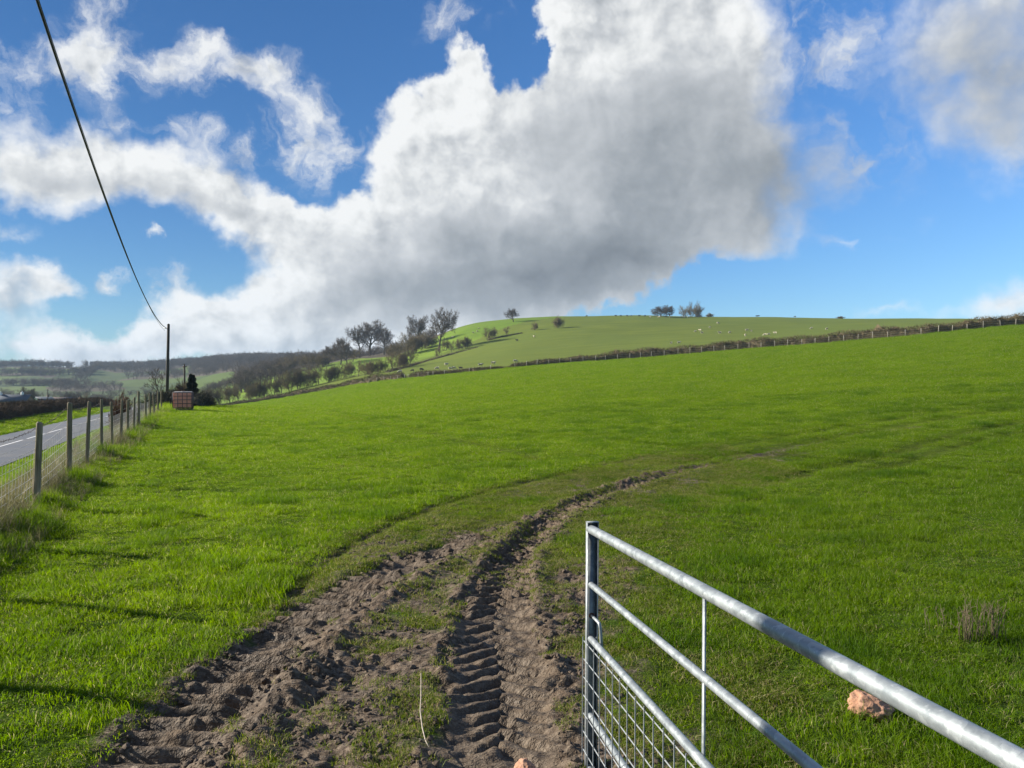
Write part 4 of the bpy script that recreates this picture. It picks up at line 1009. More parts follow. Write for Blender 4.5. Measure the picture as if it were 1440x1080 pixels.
# ------------------------------------------------------------------ gate
m_galv, nt, out = new_mat('galvanised_steel')
p = objpos(nt)
st = N(nt, 'ShaderNodeMapping', {'Vector': p, 'Scale': (1.0, .8, 1.0)}).outputs[0]
v1 = N(nt, 'ShaderNodeTexVoronoi', {'Vector': N(nt, 'ShaderNodeVectorMath', {0: noise(nt, p, 30, 3, .6, 0, 1), 1: (.03, .03, .03), 2: st}, operation='MULTIPLY_ADD').outputs[0], 'Scale': 38.0}).outputs['Color']
sv = N(nt, 'ShaderNodeSeparateXYZ', {0: v1}).outputs[0]
n1 = noise(nt, st, 26, 5, .62); n2 = noise(nt, st, 70, 3, .6)
c = mixc(nt, mrange(nt, n1, .35, .65), (.185, .208, .220), (.27, .296, .306))
c = mixc(nt, mth(nt, 'MULTIPLY', mrange(nt, sv, .55, .95), .55), c, (.39, .42, .425))
c = mixc(nt, mth(nt, 'MULTIPLY', mrange(nt, n2, .58, .72), .5), c, (.52, .55, .55))
bs = N(nt, 'ShaderNodeBsdfPrincipled', {'Base Color': c, 'Metallic': .45, 'Roughness': mrange(nt, n1, .3, .7, .38, .56), 'Specular IOR Level': .5})
bp = N(nt, 'ShaderNodeBump', {'Height': mth(nt, 'ADD', n1, mth(nt, 'MULTIPLY', n2, .4)), 'Strength': .18, 'Distance': .004}); nt.links.new(bp.outputs[0], bs.inputs['Normal'])
nt.links.new(bs.outputs[0], out.inputs[0])
m_wire = simple_mat('galvanised_wire', (.34, .36, .37), .5, .2, 30, metal=.4, spec=.5)
m_rust = simple_mat('rusty_steel', (.16, .06, .035), .85, .4, 60)
P0 = Vector((0.3728, 3.6, CAMZ - 0.6883)); GD = Vector((.1536, -.9869, .0493)).normalized(); GU = Vector((-.0059, .0007, -1)).normalized()
GS = GD.cross(GU).normalized()
if GS.x < 0: GS = -GS           # towards the field side (right)
def gp(s, h, o=0.0): return P0 + GD * s + GU * h + GS * o
gate = empty('field_gate', (P0.x, P0.y, 0)); gate_inv = Matrix.Translation(-gate.location)
def gbuild(mb, name, mat, smooth=True, parent=gate):
    mb.v = [tuple(gate_inv @ Vector(v)) for v in mb.v]
    o = mb.build(name, mat, parent); 
    if smooth:
        for q_ in o.data.polygons: q_.use_smooth = True
        o.data.set_sharp_from_angle(angle=R(40)) if hasattr(o.data, 'set_sharp_from_angle') else None
    return o
GL = 3.05
for h, r in ((0, .021), (.2605, .0145), (.5164, .0155), (.7755, .0145), (1.02, .0145)):
    hh = h if h != .7755 else .878
    if h == 1.02: hh = 1.13
    k = 40; mb = MB()
    mb.tube([gp(-.004 + GL * i / k, hh, .0) for i in range(k + 1)], r, 20)
    gbuild(mb, 'rail', m_galv)
GB = Matrix((GD, GS, -GU)).transposed()
def gbox(mb, s, h, o, ls, lo, lh): mb.box(gp(s, h, o), (ls, lo, lh), GB)
mb = MB()                                        # closing stile: a folded channel, its thin edge to the left
gbox(mb, -.020, .555, .010, .005, .052, 1.18); gbox(mb, -.002, .555, -.0165, .031, .004, 1.18); gbox(mb, -.006, .555, .0365, .023, .004, 1.18); gbox(mb, -.002, -.033, .010, .040, .057, .004)
gbuild(mb, 'stile', m_galv, False)
mb = MB(); gbox(mb, GL, .5, .0, .05, .05, 1.4); gbuild(mb, 'stile', m_galv, False)
for s_, o_ in ((1.30, .016),):
    mb = MB(); gbox(mb, s_, .575, o_, .016, .006, 1.13); gbuild(mb, 'brace', m_galv, False)
mb = MB()                                        # welded mesh panel on the lower half
for i in range(8):
    h = .519 + .021 + i * .0865
    mb.tube([gp(-.04, h, -.020), gp(GL, h, -.020)], .0024, 5)
for i in range(31): mb.tube([gp(-.038 + i * .1, .52, -.0245), gp(-.038 + i * .1, 1.16, -.0245)], .0024, 5)
gbuild(mb, 'mesh_panel', m_wire)
mb = MB(); mb.tube([gp(-.05, .415, .012), gp(.10, .415, .012), gp(.118, .42, .014), gp(.125, .44, .016), gp(.125, .515, .022), gp(.122, .53, .024)], .0075, 10)
lt = gbuild(mb, 'latch', m_galv)
mb = MB(); mb.tube([gp(.028, .275, .020), gp(.030, .285, .028), gp(.030, .50, .028), gp(.03, .515, .02)], .0028, 6); gbuild(mb, 'latch_spring', m_wire)
mb = MB(); mb.tube([gp(-.027, .415, .012), gp(-.015, .415, .012)], .014, 12); o_ = gbuild(mb, 'washer', m_rust, parent=lt)
tag(gate, 'galvanised tubular steel gate standing open, with welded mesh below', 'gate')

# ------------------------------------------------------------------ roadside fence
m_post, nt, out = new_mat('weathered_post_wood')
p = objpos(nt); oi = nt.nodes.new('ShaderNodeObjectInfo').outputs['Random']
st = N(nt, 'ShaderNodeMapping', {'Vector': p, 'Scale': (30, 30, 2.2)}).outputs[0]
n1 = noise(nt, st, 1, 5, .65); n2 = noise(nt, p, 3.5, 4, .6)
c = mixc(nt, mrange(nt, n1, .35, .68), (.110, .088, .052), (.300, .250, .165))
c = mixc(nt, mth(nt, 'MULTIPLY', mrange(nt, n2, .5, .68), .7), c, (.150, .150, .060))
c = mixc(nt, mth(nt, 'MULTIPLY', oi, .45), c, (.15, .125, .085))
bs = N(nt, 'ShaderNodeBsdfPrincipled', {'Base Color': c, 'Roughness': .9, 'Specular IOR Level': .2})
bp = N(nt, 'ShaderNodeBump', {'Height': n1, 'Strength': .6, 'Distance': .01}); nt.links.new(bp.outputs[0], bs.inputs['Normal'])
nt.links.new(bs.outputs[0], out.inputs[0])
m_oldwire = simple_mat('old_fence_wire', (.42, .40, .37), .6, .3, 12, metal=.3, spec=.4)
m_barb = simple_mat('rusty_barbed_wire', (.075, .055, .042), .75, .35, 30)
fence = empty('stock_fence', (-7, 11.2, 0))
frg = np.random.default_rng(12)
FP = [(1.2, .048, 1.2), (3.0, .047, 1.25), (4.9, .05, 1.2), (6.6, .048, 1.2), (8.5, .048, 1.2)]
for u, r_, h_ in ((51, .047, 1.20), (97, .044, 1.33), (122, .036, 1.32), (143, .033, 1.26), (158, .033, 1.24), (170, .036, 1.24), (179.5, .040, 1.18), (188, .036, 1.2), (195.5, .042, 1.36), (205, .04, 1.2), (211, .04, 1.2), (217, .045, 1.22), (222, .045, 1.2), (227, .045, 1.2)):
    FP.append((2.4 / ((720 - u) / FPX - .41), r_, h_))
posts = []
for i, (d_, r_, h_) in enumerate(FP):
    x = -2.4 - .41 * d_; z = float(ground_z(x, d_)[0])
    lx, ly = frg.normal(0, .018), frg.normal(0, .018)
    if i == 7: lx = .055
    mb = MB(); k = 9; pts = [Vector((lx * t * h_, ly * t * h_, t * h_ - (.25 if t == 0 else 0))) for t in np.linspace(0, 1, k)]
    mb.tube(pts + [pts[-1] + Vector((.006, 0, .012))], [r_ * (1.06 - .1 * t) * (1 + frg.normal(0, .025)) for t in np.linspace(0, 1, k)] + [r_ * .72], 12)
    o = mb.build('post', m_post, fence, smooth=True); o.location = Vector((x, d_, z)) - fence.location
    if hasattr(o.data, 'set_sharp_from_angle'): o.data.set_sharp_from_angle(angle=R(40))
    posts.append((Vector((x, d_, z)), Vector((x + lx * h_, d_ + ly * h_, z + h_)), r_))
def wirepath(frac, off=.05, sag=.02, n=8, wob=0):
    out_ = []
    for a, b in zip(posts[:-1], posts[1:]):
        A = a[0].lerp(a[1], frac / 1.2) + Vector((off, -.02, 0)); B = b[0].lerp(b[1], frac / 1.2) + Vector((off, -.02, 0))
        for t in np.linspace(0, 1, n, endpoint=False):
            q_ = A.lerp(B, t); q_.z -= sag * 4 * t * (1 - t); out_.append(q_ - fence.location + Vector((0, 0, frg.normal(0, wob) if wob else 0)))
    return out_
net = MB(); hs = [.08, .18, .29, .41, .54, .68, .82]
rows = [wirepath(h, -.055, .012, 15) for h in hs]
for rw in rows: net.tube(rw, .0034, 3, caps=False)
for k in range(len(rows[0])):
    if k < 15 * 15: net.tube([rw[k] for rw in rows], .0030, 3, caps=False)
net.build('wire_netting', m_oldwire, fence)
bw = MB()
pth = wirepath(1.12, -.05, .045, 10, .004); bw.tube(pth, .0036, 4, caps=False)
for k in range(1, len(pth) - 1):
    for j in range(3):
        q_ = pth[k].lerp(pth[k + 1], j / 3); a = frg.random() * 6.28
        dv = Vector((math.cos(a) * .5, .4, math.sin(a))).normalized() * .022; bw.tube([q_ - dv, q_ + dv], .0026, 3, caps=False)
bw.build('barbed_wire', m_barb, fence)
bw = MB(); bw.tube(wirepath(.95, -.05, .03, 10), .0024, 3, caps=False); bw.build('plain_wire', m_oldwire, fence)
tag(fence, 'post and wire stock fence with a sagging barbed strand along the road', 'fence')

# ------------------------------------------------------------------ fence along the hedge: pale posts and two wires
m_pale = simple_mat('pale_softwood_post', (.30, .275, .225), .85, .3, 5)
pf = empty('field_fence', on(900, 143)); prg = np.random.default_rng(31); tops = []
def hedge_pt(u, dd):
    d_ = float(np.interp(u, _hu, _hd)) - dd; return Vector(((u - 720) / FPX * d_, d_, 0))
fl, _s = resample([hedge_pt(u, 1.25) for u in np.arange(724, 1640, 20)], .5)
s_tot = _s[-1]; sp_ = 0.0; nmax = 0
while sp_ < s_tot and nmax < 96:
    x = float(np.interp(sp_, _s, fl[:, 0])); y = float(np.interp(sp_, _s, fl[:, 1])); z = float(ground_z(x, y)[0])
    h_ = 1.05 + prg.normal(0, .08); mb = MB(); lx, ly = prg.normal(0, .03, 2); r_ = .045 + prg.normal(0, .006)
    mb.tube([(0, 0, -.2), (lx * .5, ly * .5, h_ * .5), (lx, ly, h_), (lx, ly, h_ + .02)], [r_, r_, r_ * .95, r_ * .6], 8)
    o = mb.build('post', m_pale, pf); o.location = Vector((x, y, z)) - pf.location; tops.append(Vector((x + lx, y + ly, z + h_)))
    sp_ += 2.25 + prg.normal(0, .18); nmax += 1
for k in (.12, .45, .78):
    mb = MB(); mb.tube([t - pf.location - Vector((0, 0, k)) for t in tops], .006, 3, caps=False); mb.build('fence_wire', m_oldwire, pf)
tag(pf, 'pale wooden post and wire fence in front of the long brown hedge', 'fence')
pf2 = empty('field_fence', on(600, 162)); tops = []
for u in (519, 530, 540, 549, 559, 569, 574, 588, 602, 609, 625, 660, 690):
    q_ = hedge_pt(u, 1.2); q_.z = float(ground_z(q_.x, q_.y)[0]); mb = MB(); mb.tube([(0, 0, -.2), (0, 0, .9 + prg.normal(0, .08))], .06, 8); o = mb.build('post', m_pale, pf2); o.location = q_ - pf2.location; tops.append(q_ + Vector((0, 0, .85)))
mb = MB(); mb.tube([t - pf2.location for t in tops], .006, 3, caps=False); mb.build('fence_wire', m_oldwire, pf2)
tag(pf2, 'short run of pale posts before the thinner left part of the hedge', 'fence')

# ------------------------------------------------------------------ poles and overhead cables
m_pole = simple_mat('creosoted_pole', (.060, .050, .038), .85, .35, 2.5, bump=.4)
m_cable = simple_mat('black_cable', (.012, .012, .013), .5, .2, 5)
m_steel = simple_mat('dull_steel', (.25, .26, .27), .5, .2, 10, metal=.6)
PF = on(234.5, 62); PF.z = ground(PF.x, PF.y); PTOP = Vector(((237 - 720) / FPX * 62, 62, CAMZ + 84 / FPX * 62))
pole = empty('utility_pole', PF)
mb = MB(); mb.tube([(0, 0, -.5), (PTOP - PF) * .5, PTOP - PF], [.135, .12, .105], 14); mb.build('shaft', m_pole, pole, smooth=True)
mb = MB(); mb.box(PTOP - PF + Vector((-.2, 0, -.32)), (.34, .08, .06)); mb.build('bracket', m_steel, pole)
mb = MB(); mb.tube([PTOP - PF + Vector((0, 0, -.02)), PTOP - PF + Vector((0, 0, .05))], [.115, .03], 14); mb.build('pole_cap', m_pole, pole)
tag(pole, 'tall dark wooden utility pole at the end of the roadside fence', 'utility pole')
NB = Vector((-4.75, 3.1, ground(-4.75, 3.1)))
pole2 = empty('utility_pole', NB); mb = MB(); mb.tube([(0, 0, -.5), (0, 0, 5), (0, 0, 12.6)], [.15, .14, .11], 14); mb.build('shaft', m_pole, pole2)
mb = MB(); mb.box(Vector((.1, .2, 12.3)), (.1, .3, .06)); mb.build('bracket', m_steel, pole2)
tag(pole2, 'near utility pole beside the gateway, just out of view, carrying the cables', 'utility pole')
def cable(name, nodes, r_, label, xo=0.0, cat='cable'):
    D = np.array([n_[1] for n_ in nodes]); XX = np.array([n_[0] for n_ in nodes]); ZZ = np.array([n_[2] for n_ in nodes])
    cz_ = np.polyfit(D, ZZ, 2, w=[8] + [1] * (len(D) - 1)); cx_ = np.polyfit(D, XX, 1, w=[8] + [1] * (len(D) - 1))
    ds_ = np.linspace(D[0], 3.1, 60); mb = MB()
    mb.tube([(np.polyval(cx_, d_), d_, np.polyval(cz_, d_)) for d_ in ds_], r_, 8)
    return tag(mb.build(name, m_cable, smooth=True), label, cat, 'cables strung between the poles')
def cpts(uvd): return [((u - 720) / FPX * d_, d_, CAMZ - (v - 540) / FPX * d_) for u, v, d_ in uvd]
cable('overhead_cable', cpts([(233, 461, 62), (212, 431, 44), (170, 335, 29.6), (129, 231, 22.2), (96, 137, 18.2), (52, 0, 15.0)]), .026, 'thick black overhead cable rising from the utility pole')
cable('overhead_cable', cpts([(232, 465, 62), (216, 424, 43.5), (175, 333, 28.6), (135, 231, 21.5), (92, 137, 18.0), (42, 0, 15.0)]), .009, 'thin black wire hanging close beside the thick overhead cable')

# ------------------------------------------------------------------ tank in a cage by the fence end
def rbox(c, size, r, n=4):
    """rounded box as a vertex grid"""
    bm = __import__('bmesh').new(); import bmesh as _b
    _b.ops.create_cube(bm, size=1.0)
    for v in bm.verts: v.co = Vector((v.co.x * size[0], v.co.y * size[1], v.co.z * size[2])) + Vector(c)
    _b.ops.bevel(bm, geom=bm.edges[:], offset=r, segments=n, affect='EDGES', profile=.5)
    vs = [tuple(v.co) for v in bm.verts]; fs = [[v.index for v in f.verts] for f in bm.faces]; bm.free()
    return vs, fs
def mesh_py(name, vs, fs, mat, parent=None, smooth=True):
    me = bpy.data.meshes.new(name); me.from_pydata(vs, [], fs); me.materials.append(mat); me.update()
    if smooth:
        for q_ in me.polygons: q_.use_smooth = True
    o = bpy.data.objects.new(name, me); COL.objects.link(o); o.parent = parent; return o
m_tank = simple_mat('faded_pink_plastic', (.88, .34, .22), .5, .12, 2.0, spec=.35)
m_cage = simple_mat('tank_cage_steel', (.10, .075, .07), .6, .25, 10, metal=.3)
m_lidw = simple_mat('pale_tank_top', (.62, .56, .52), .6, .1, 4)
tk = empty('water_tank', on(257.5, 47) + Vector((0, 0, .02)), R(19))
vs, fs = rbox((0, 0, .66), (1.04, .98, .96), .045); mesh_py('bottle', vs, fs, m_tank, tk)
vs, fs = rbox((0, 0, 1.155), (1.0, .94, .05), .02, 2); mesh_py('top', vs, fs, m_lidw, tk)
mb = MB(); mb.tube([(0, 0, 1.17), (0, 0, 1.22)], [.1, .1], 16); mb.build('lid', m_cage, tk)
mb = MB()
for z in (.22, .45, .68, .91, 1.13):
    a, b = .545, .515; mb.tube([(-a, -b, z), (a, -b, z), (a, b, z), (-a, b, z), (-a, -b, z)], .016, 6)
for x in np.linspace(-.52, .52, 5):
    for y in (-.53, .53): mb.tube([(x, y, .14), (x, y, 1.15)], .016, 6)
for y in np.linspace(-.5, .5, 5):
    for x in (-.56, .56): mb.tube([(x, y, .14), (x, y, 1.15)], .016, 6)
mb.build('cage', m_cage, tk)
mb = MB()
for y in (-.42, 0, .42): mb.box((0, y, .06), (1.1, .1, .12))
for x in np.linspace(-.48, .48, 5): mb.box((x, 0, .135), (.16, 1.0, .022))
mb.build('pallet', m_post, tk)
tag(tk, 'faded pink plastic bulk tank in a dark steel cage by the fence end', 'tank')

# ------------------------------------------------------------------ stones, stick, dead stems
m_stone, nt, out = new_mat('pink_rubble')
p = objpos(nt); n1 = noise(nt, p, 14, 6, .65); n2 = noise(nt, p, 60, 4, .6)
c = mixc(nt, mrange(nt, n1, .35, .65), (.29, .155, .095), (.42, .25, .17)); c = mixc(nt, mth(nt, 'MULTIPLY', mrange(nt, n2, .56, .7), .6), c, (.10, .05, .034))
bs = N(nt, 'ShaderNodeBsdfPrincipled', {'Base Color': c, 'Roughness': .95, 'Specular IOR Level': .15})
bp = N(nt, 'ShaderNodeBump', {'Height': mth(nt, 'ADD', n1, mth(nt, 'MULTIPLY', n2, .4)), 'Strength': .9, 'Distance': .012}); nt.links.new(bp.outputs[0], bs.inputs['Normal']); nt.links.new(bs.outputs[0], out.inputs[0])
from mathutils import noise as mnoise
def rock(name, loc, size, seed, rz, label):
    import bmesh as _b
    bm = _b.new(); _b.ops.create_icosphere(bm, subdivisions=5, radius=1)
    for v in bm.verts:
        q_ = v.co * 1.3 + Vector((seed * 7.3, 0, 0)); k = 1 + .20 * mnoise.noise(q_ * 1.1) + .14 * mnoise.noise(q_ * 2.6) + .07 * mnoise.noise(q_ * 6) + .035 * mnoise.noise(q_ * 14)
        co_ = v.co * k; co_ = Vector([math.copysign(abs(c_) ** .85, c_) for c_ in co_])
        v.co = Vector((co_.x * size[0], co_.y * size[1], co_.z * size[2]))
    vs = [tuple(v.co) for v in bm.verts]; fs = [[v.index for v in f.verts] for f in bm.faces]; bm.free()
    o = mesh_py(name, vs, fs, m_stone); o.location = loc; o.rotation_euler = (.12, .2, rz); return tag(o, label, 'rock', 'lumps of pink rubble lying by the gate')
q_ = at(1224, 1012); rock('rock', Vector((q_.x, q_.y, float(ground_z(q_.x, q_.y)[0]) + .042)), (.112, .072, .066), 3, -.45, 'rough pink lump of rubble in the grass behind the gate')
q_ = at(738, 1096); rock('rock', Vector((q_.x, q_.y, float(ground_z(q_.x, q_.y)[0]) + .04)), (.045, .07, .062), 8, .3, 'pink lump of rubble in the mud at the bottom edge')
m_stick = simple_mat('bleached_stick', (.30, .26, .21), .8, .3, 40)
mb = MB(); pts = []
for u, v in ((592, 968), (592, 990), (591, 1012), (594, 1035), (598, 1052), (603, 1064)):
    a = at(u, v); pts.append(Vector((a.x, a.y, float(ground_z(a.x, a.y)[0]) + .035)))
pts[0].z += .05; pts[1].z += .02
mb.tube(pts, [.002, .003, .0035, .0038, .003, .002], 6); mb.tube([pts[4], pts[4] + Vector((-.03, -.01, .01))], [.0025, .0015], 5)
tag(mb.build('stick', m_stick), 'thin pale bent stick lying on the mud', 'stick')
m_stem = simple_mat('dead_stem', (.125, .098, .060), .85, .35, 20)
def stems(name, u, v, n, spread, h, seed, label, grp):
    rg = np.random.default_rng(seed); a = at(u, v); base = Vector((a.x, a.y, float(ground_z(a.x, a.y)[0]))); root = empty(name, base)
    mb = MB(); fine = MB()
    for i in range(n):
        x, y = rg.normal(0, spread, 2); y *= .6; hh = h * (.45 + .6 * rg.random()); l = Vector((rg.normal(0, .10), rg.normal(0, .10), 1))
        if i % 9 == 8: l = Vector((rg.normal(0, .8), rg.normal(0, .5), .5))
        pp = [Vector((x, y, -.03)), Vector((x, y, 0)) + l * hh * .5, Vector((x, y, 0)) + l * hh + Vector((rg.normal(0, .015), 0, 0))]
        mb.tube(pp, [.0022, .0019, .0013], 5)
        for j in range(3):
            f = .4 + .55 * rg.random(); q2 = pp[1].lerp(pp[2], f); dv = Vector((rg.normal(0, 1), rg.normal(0, 1), 1.2)).normalized() * .045; fine.tube([q2, q2 + dv], [.0016, .001], 3, caps=False)
    mb.build('stem', m_stem, root)['kind'] = 'stuff'; f_ = fine.build('twig', m_stem, root); f_['kind'] = 'stuff'
    return tag(root, label, 'dead plant', grp)
stems('dead_plant', 1362, 903, 26, .035, .30, 5, 'left half of a clump of dead upright stems in the grass', 'dead stems standing in the grass')
stems('dead_plant', 1392, 902, 30, .045, .29, 6, 'right half of a clump of dead upright stems in the grass', 'dead stems standing in the grass')
stems('dead_plant', 1321, 888, 6, .05, .2, 7, 'few short dead stems standing apart, left of the clump', 'dead stems standing in the grass')

# ------------------------------------------------------------------ crumbs of mud thrown up by the wheels (nobody could count them)
m_clod = simple_mat('mud_clod', (.100, .076, .054), .95, .35, 9, hue2=(.048, .035, .025))
def clod(seed):
    import bmesh as _b
    bm = _b.new(); _b.ops.create_icosphere(bm, subdivisions=2, radius=1)
    for v in bm.verts:
        q2 = v.co + Vector((seed * 5.1, 3, 0)); k = 1 + .45 * mnoise.noise(q2 * 1.2) + .3 * mnoise.noise(q2 * 2.7); v.co = Vector((v.co.x * k, v.co.y * k * .8, v.co.z * k * .62)) * .02
    me = bpy.data.meshes.new('clump'); bm.to_mesh(me); bm.free(); me.materials.append(m_clod)
    return bpy.data.objects.new('clump', me)
n = 42000; X = rng.uniform(-3.6, 2.2, n); Y = 2.6 + 10 * rng.random(n) ** 1.5
_, md_, wt2 = tracks(X, Y); cl = fbm(X * 4, Y * 4, 3, 171)
keep = (rng.random(n) < ss(.25, .7, md_) * (.15 + .85 * ss(-.15, .35, cl))) & (wt2 < .35)
X = X[keep]; Y = Y[keep]; s_ = .25 + 1.1 * rng.random(len(X)) ** 3.2
co2 = instancer('mud', np.stack([X, Y, ground_z(X, Y) + .004 * s_], 1), rng.random((len(X), 3)) * np.array([.6, .6, 6.28]), np.stack([s_, s_, s_], 1), rng.integers(0, 5, len(X)), [clod(i) for i in range(5)])
tag(co2, kind='stuff')

# ------------------------------------------------------------------ sheep
m_wool = simple_mat('sheep_wool', (.40, .355, .26), .95, .15, 6); m_wool_d = simple_mat('dark_or_backlit_wool', (.045, .036, .030), .95, .3, 6)
def sheep_mesh(mat, graze):
    V = [(-.48, 0, .66), (-.2, 0, .69), (.15, 0, .68), (.42, 0, .69), (.60, 0, .80 if not graze else .60), (.72, 0, .90 if not graze else .34), (.90, 0, .84 if not graze else .14)]
    Rr = [.22, .30, .31, .26, .15, .115, .06]; E = [(i, i + 1) for i in range(6)]
    for x in (-.40, .36):
        for y in (-.15, .15):
            b = len(V); V += [(x, y, .50), (x + .02, y, .26), (x, y, 0.0)]; Rr += [.10, .045, .04]; E += [(0 if x < 0 else 3, b), (b, b + 1), (b + 1, b + 2)]
    for y in (-.12, .12):
        b = len(V); h = V[5]; V.append((h[0] - .05, y, h[2] + .09)); Rr.append(.03); E.append((5, b))
    b = len(V); V.append((-.62, 0, .5)); Rr.append(.05); E.append((0, b))
    me = bpy.data.meshes.new('sheep'); me.from_pydata(V, E, []); o = bpy.data.objects.new('sheep_skeleton', me); COL.objects.link(o)
    sk = o.modifiers.new('skin', 'SKIN'); sd = o.modifiers.new('sub', 'SUBSURF'); sd.levels = 1; sd.render_levels = 1
    for i, v in enumerate(me.skin_vertices[0].data): v.radius = (Rr[i], Rr[i]); v.use_root = (i == 1)
    dg_ = bpy.context.evaluated_depsgraph_get(); m2 = bpy.data.meshes.new_from_object(o.evaluated_get(dg_)); bpy.data.objects.remove(o)
    m2.materials.clear(); m2.materials.append(mat)
    for q2 in m2.polygons: q2.use_smooth = True
    return m2
SM_ = {(0, 0): sheep_mesh(m_wool, False), (0, 1): sheep_mesh(m_wool, True), (1, 0): sheep_mesh(m_wool_d, False), (1, 1): sheep_mesh(m_wool_d, True)}
SH = [(914, 446.2, 0), (944, 484.5, 0), (954.6, 483.8, 0), (977.8, 467.3, 0), (984.6, 466, 0), (987, 469.6, 0), (998, 461.6, 0), (1009.6, 455.8, 0), (1012, 469.6, 0), (1026, 469, 0), (1050, 466, 0), (1056.6, 467, 0), (1048, 473, 0), (1075.6, 472.5, 0), (1081, 471.5, 0),
      (962, 446, 0), (968, 446, 0), (927, 446, 0), (943, 446, 0), (1141, 463, 0), (1162.5, 464, 0), (1090, 470, 0), (627.5, 514.6, 0), (614.6, 520.4, 0), (562.5, 525, 0), (633, 520.4, 0), (638, 519.5, 0), (675.6, 515.8, 0), (693.7, 513, 0), (724.6, 510, 0), (751, 474.6, 0), (673, 463, 0), (671, 467, 0), (665.6, 469, 0), (636.5, 475, 0),
      (727, 480, 1), (592.7, 521.9, 1), (580, 523, 1), (648, 519.8, 1), (1064, 444, 1), (1066.5, 444, 1), (1118, 445, 1), (825, 444.5, 1), (866, 444.3, 1), (873, 444.3, 1), (882, 444.3, 1), (888, 444.3, 1), (899, 444.3, 1), (907, 444.3, 1)]  # dark wool also gives the row on the crest its backlit darkness
srg = np.random.default_rng(44)
ZONE = lambda u, v, k: ('skyline' if v < 446.5 else 'herd on the open slope above the long hedge' if u > 930 else 'hillside pasture on the left shoulder')
cnt = {}
for u, v, k in sorted(SH):
    zn = ZONE(u, v, k); key = (zn, k); cnt[key] = cnt.get(key, 0) + 1
    q_ = hill_at(u, v + (1 if v < 446.5 else 0), 165, 470)
    o = bpy.data.objects.new('sheep', SM_[(k, int(srg.random() < .6))]); COL.objects.link(o)
    o.location = q_ + Vector((0, 0, .02)); o.rotation_euler = (0, 0, srg.choice([0, PI, .5, 2.6, 3.6, -.6]) + srg.normal(0, .2)); s_ = (1.0 if k == 0 else .95) * srg.uniform(.74, .92); o.scale = (s_, s_ * 1.05, s_)
    tag(o, '%s %s sheep from the left, %s' % (ORD[cnt[key] - 1], 'white' if k == 0 else 'dark', {'skyline': 'on the hill skyline', 'herd on the open slope above the long hedge': 'on the slope above the long hedge'}.get(zn, 'on the left shoulder of the hill')), 'sheep', 'sheep grazing on the hill')

# ------------------------------------------------------------------ far houses and mast
m_slate = simple_mat('slate_roof', (.060, .072, .088), .7, .2, 1.5); m_render = simple_mat('white_render', (.66, .66, .64), .8, .08, .8); m_brick = simple_mat('brick_wall', (.16, .09, .07), .85, .25, 3); m_glass = simple_mat('window_glass', (.03, .035, .04), .15, .1, 2, spec=.6)
def house(name, loc, rz, L, Wd, eave, ridge, wall, roof, label, chim=()):
    root = empty(name, loc, rz)
    mb = MB(); x, y = L / 2, Wd / 2
    mb.add([(-x, -y, -3), (x, -y, -3), (x, y, -3), (-x, y, -3), (-x, -y, eave), (x, -y, eave), (x, y, eave), (-x, y, eave), (-x, 0, ridge - .05), (x, 0, ridge - .05)],
           [(4, 8, 7), (5, 6, 9)], [(0, 1, 5, 4), (1, 2, 6, 5), (2, 3, 7, 6), (3, 0, 4, 7)]); mb.build('wall', wall, root)
    mb = MB(); k = .3; rx = x + .25
    for s in (-1, 1):
        a = Vector((-rx, s * (y + k), eave - k * (ridge - eave) / y)); b = Vector((rx, a.y, a.z)); c_ = Vector((rx, 0, ridge)); d_ = Vector((-rx, 0, ridge)); up = Vector((0, 0, .14))
        mb.add([a, b, c_, d_, a + up, b + up, c_ + up, d_ + up], (), [(0, 1, 2, 3), (7, 6, 5, 4), (0, 4, 5, 1), (1, 5, 6, 2), (2, 6, 7, 3), (3, 7, 4, 0)])
    rf = mb.build('roof', roof, root)
    for cx, hh in chim:
        mb = MB(); mb.box((cx, 0, ridge + hh / 2 - .3), (.6, .5, hh + .6)); mb.tube([(cx, 0, ridge + hh), (cx, 0, ridge + hh + .35)], .13, 8); mb.build('chimney', m_brick if wall is m_render else m_render, rf)
    for xx in np.linspace(-x * .6, x * .6, 3):
        mb = MB(); mb.box((xx, -y - .03, eave * .45), (.9, .06, 1.1)); mb.build('window', m_glass, root)
    return tag(root, label, 'house')
a = on(10, 200); a.z = CAMZ - (564 - 540) / FPX * 200 - 2.4
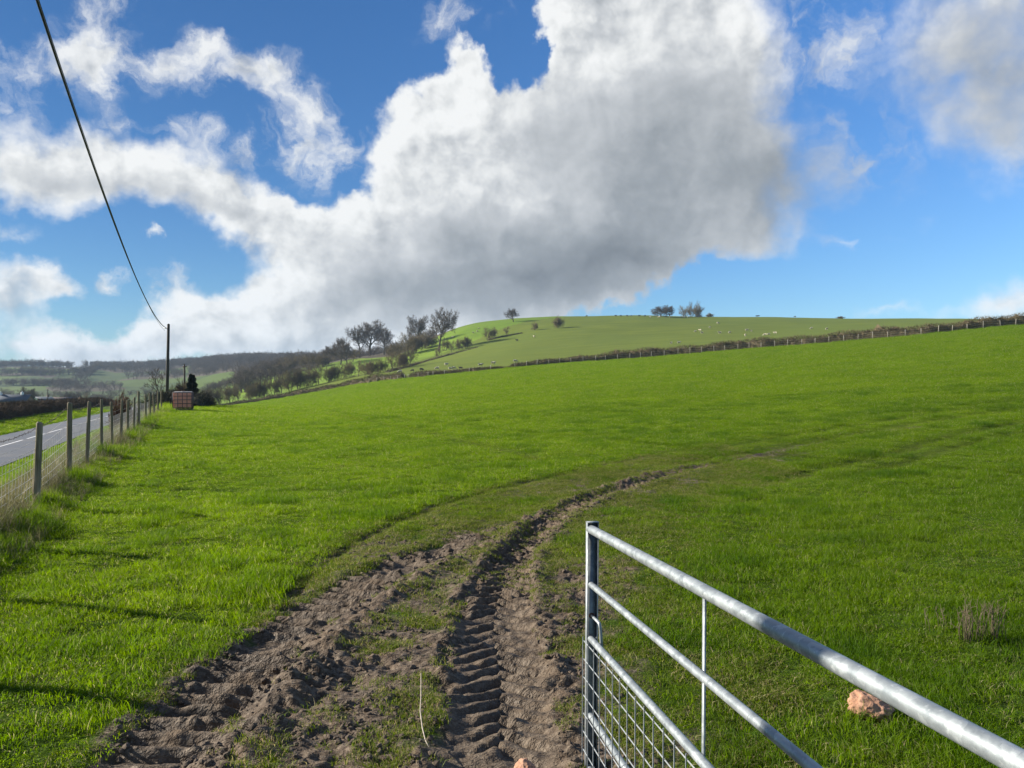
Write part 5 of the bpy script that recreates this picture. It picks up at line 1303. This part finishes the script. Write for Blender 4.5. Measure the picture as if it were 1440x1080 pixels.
house('house', a, R(12), 11, 6, 2.4, 4.0, m_brick, m_slate, 'low house with a blue-grey slate roof over the road hedge', ((-1.5, .6), (3.6, .7)))
a = on(61, 225); a.z = CAMZ - (563.5 - 540) / FPX * 225 - 2.2
house('house', a, R(82), 6, 3.4, 2.2, 3.3, m_render, m_slate, 'small cottage showing its white gable above the road hedge', ((1.8, .5),))
a = on(80, 260); a.z = CAMZ - (563 - 540) / FPX * 260 - 2.2
house('house', a, R(-8), 14, 5, 2.0, 3.2, m_brick, simple_mat('brown_tile', (.10, .07, .06), .8, .2, 2), 'long low house with a brown roof right of the white gable', ())
mast = empty('mast', hill_at(62, 514, 900, 1100)); mb = MB(); mb.tube([(0, 0, -1), (0, 0, 10.5)], [.45, .3], 8); mb.build('pole', m_steel, mast)
mb = MB()
for z in (8.2, 9.3): mb.box((0, 0, z), (1.4, .5, .5))
mb.build('antenna', m_steel, mast); tag(mast, 'thin mast on the distant skyline', 'mast')
ps = empty('telephone_pole', on(67, 215)); ps.location.z = -5; mb = MB(); mb.tube([(0, 0, -1), (0, 0, 5.4)], [.13, .1], 8); mb.build('shaft', m_pole, ps); mb = MB(); mb.box((0, 0, 5.1), (.7, .1, .1)); mb.build('crossarm', m_pole, ps)
tag(ps, 'thin dark pole rising beside the white gable in the valley', 'pole')
ps = empty('telephone_pole', on(259.5, 70)); ps.location.z -= .3; mb = MB(); mb.tube([(0, 0, -1), (0, 0, 4.3)], [.10, .08], 8); mb.build('shaft', m_pole, ps); mb = MB(); mb.box((0, 0, 4.1), (.35, .08, .08)); mb.build('crossarm', m_pole, ps)
tag(ps, 'short thin pole among the bushes behind the tank', 'pole')
# ------------------------------------------------------------------ thin moist air over the valley
m_air, nt, out = new_mat('moist_air')
vol = N(nt, 'ShaderNodeVolumePrincipled', {'Color': (.55, .76, 1.0, 1), 'Density': 0.00013, 'Anisotropy': 0.0})
nt.links.new(vol.outputs[0], out.inputs['Volume'])
mb = MB(); mb.box((0, 1450, 35), (5200, 3200, 190)); hz_o = mb.build('haze', m_air); tag(hz_o, kind='stuff')
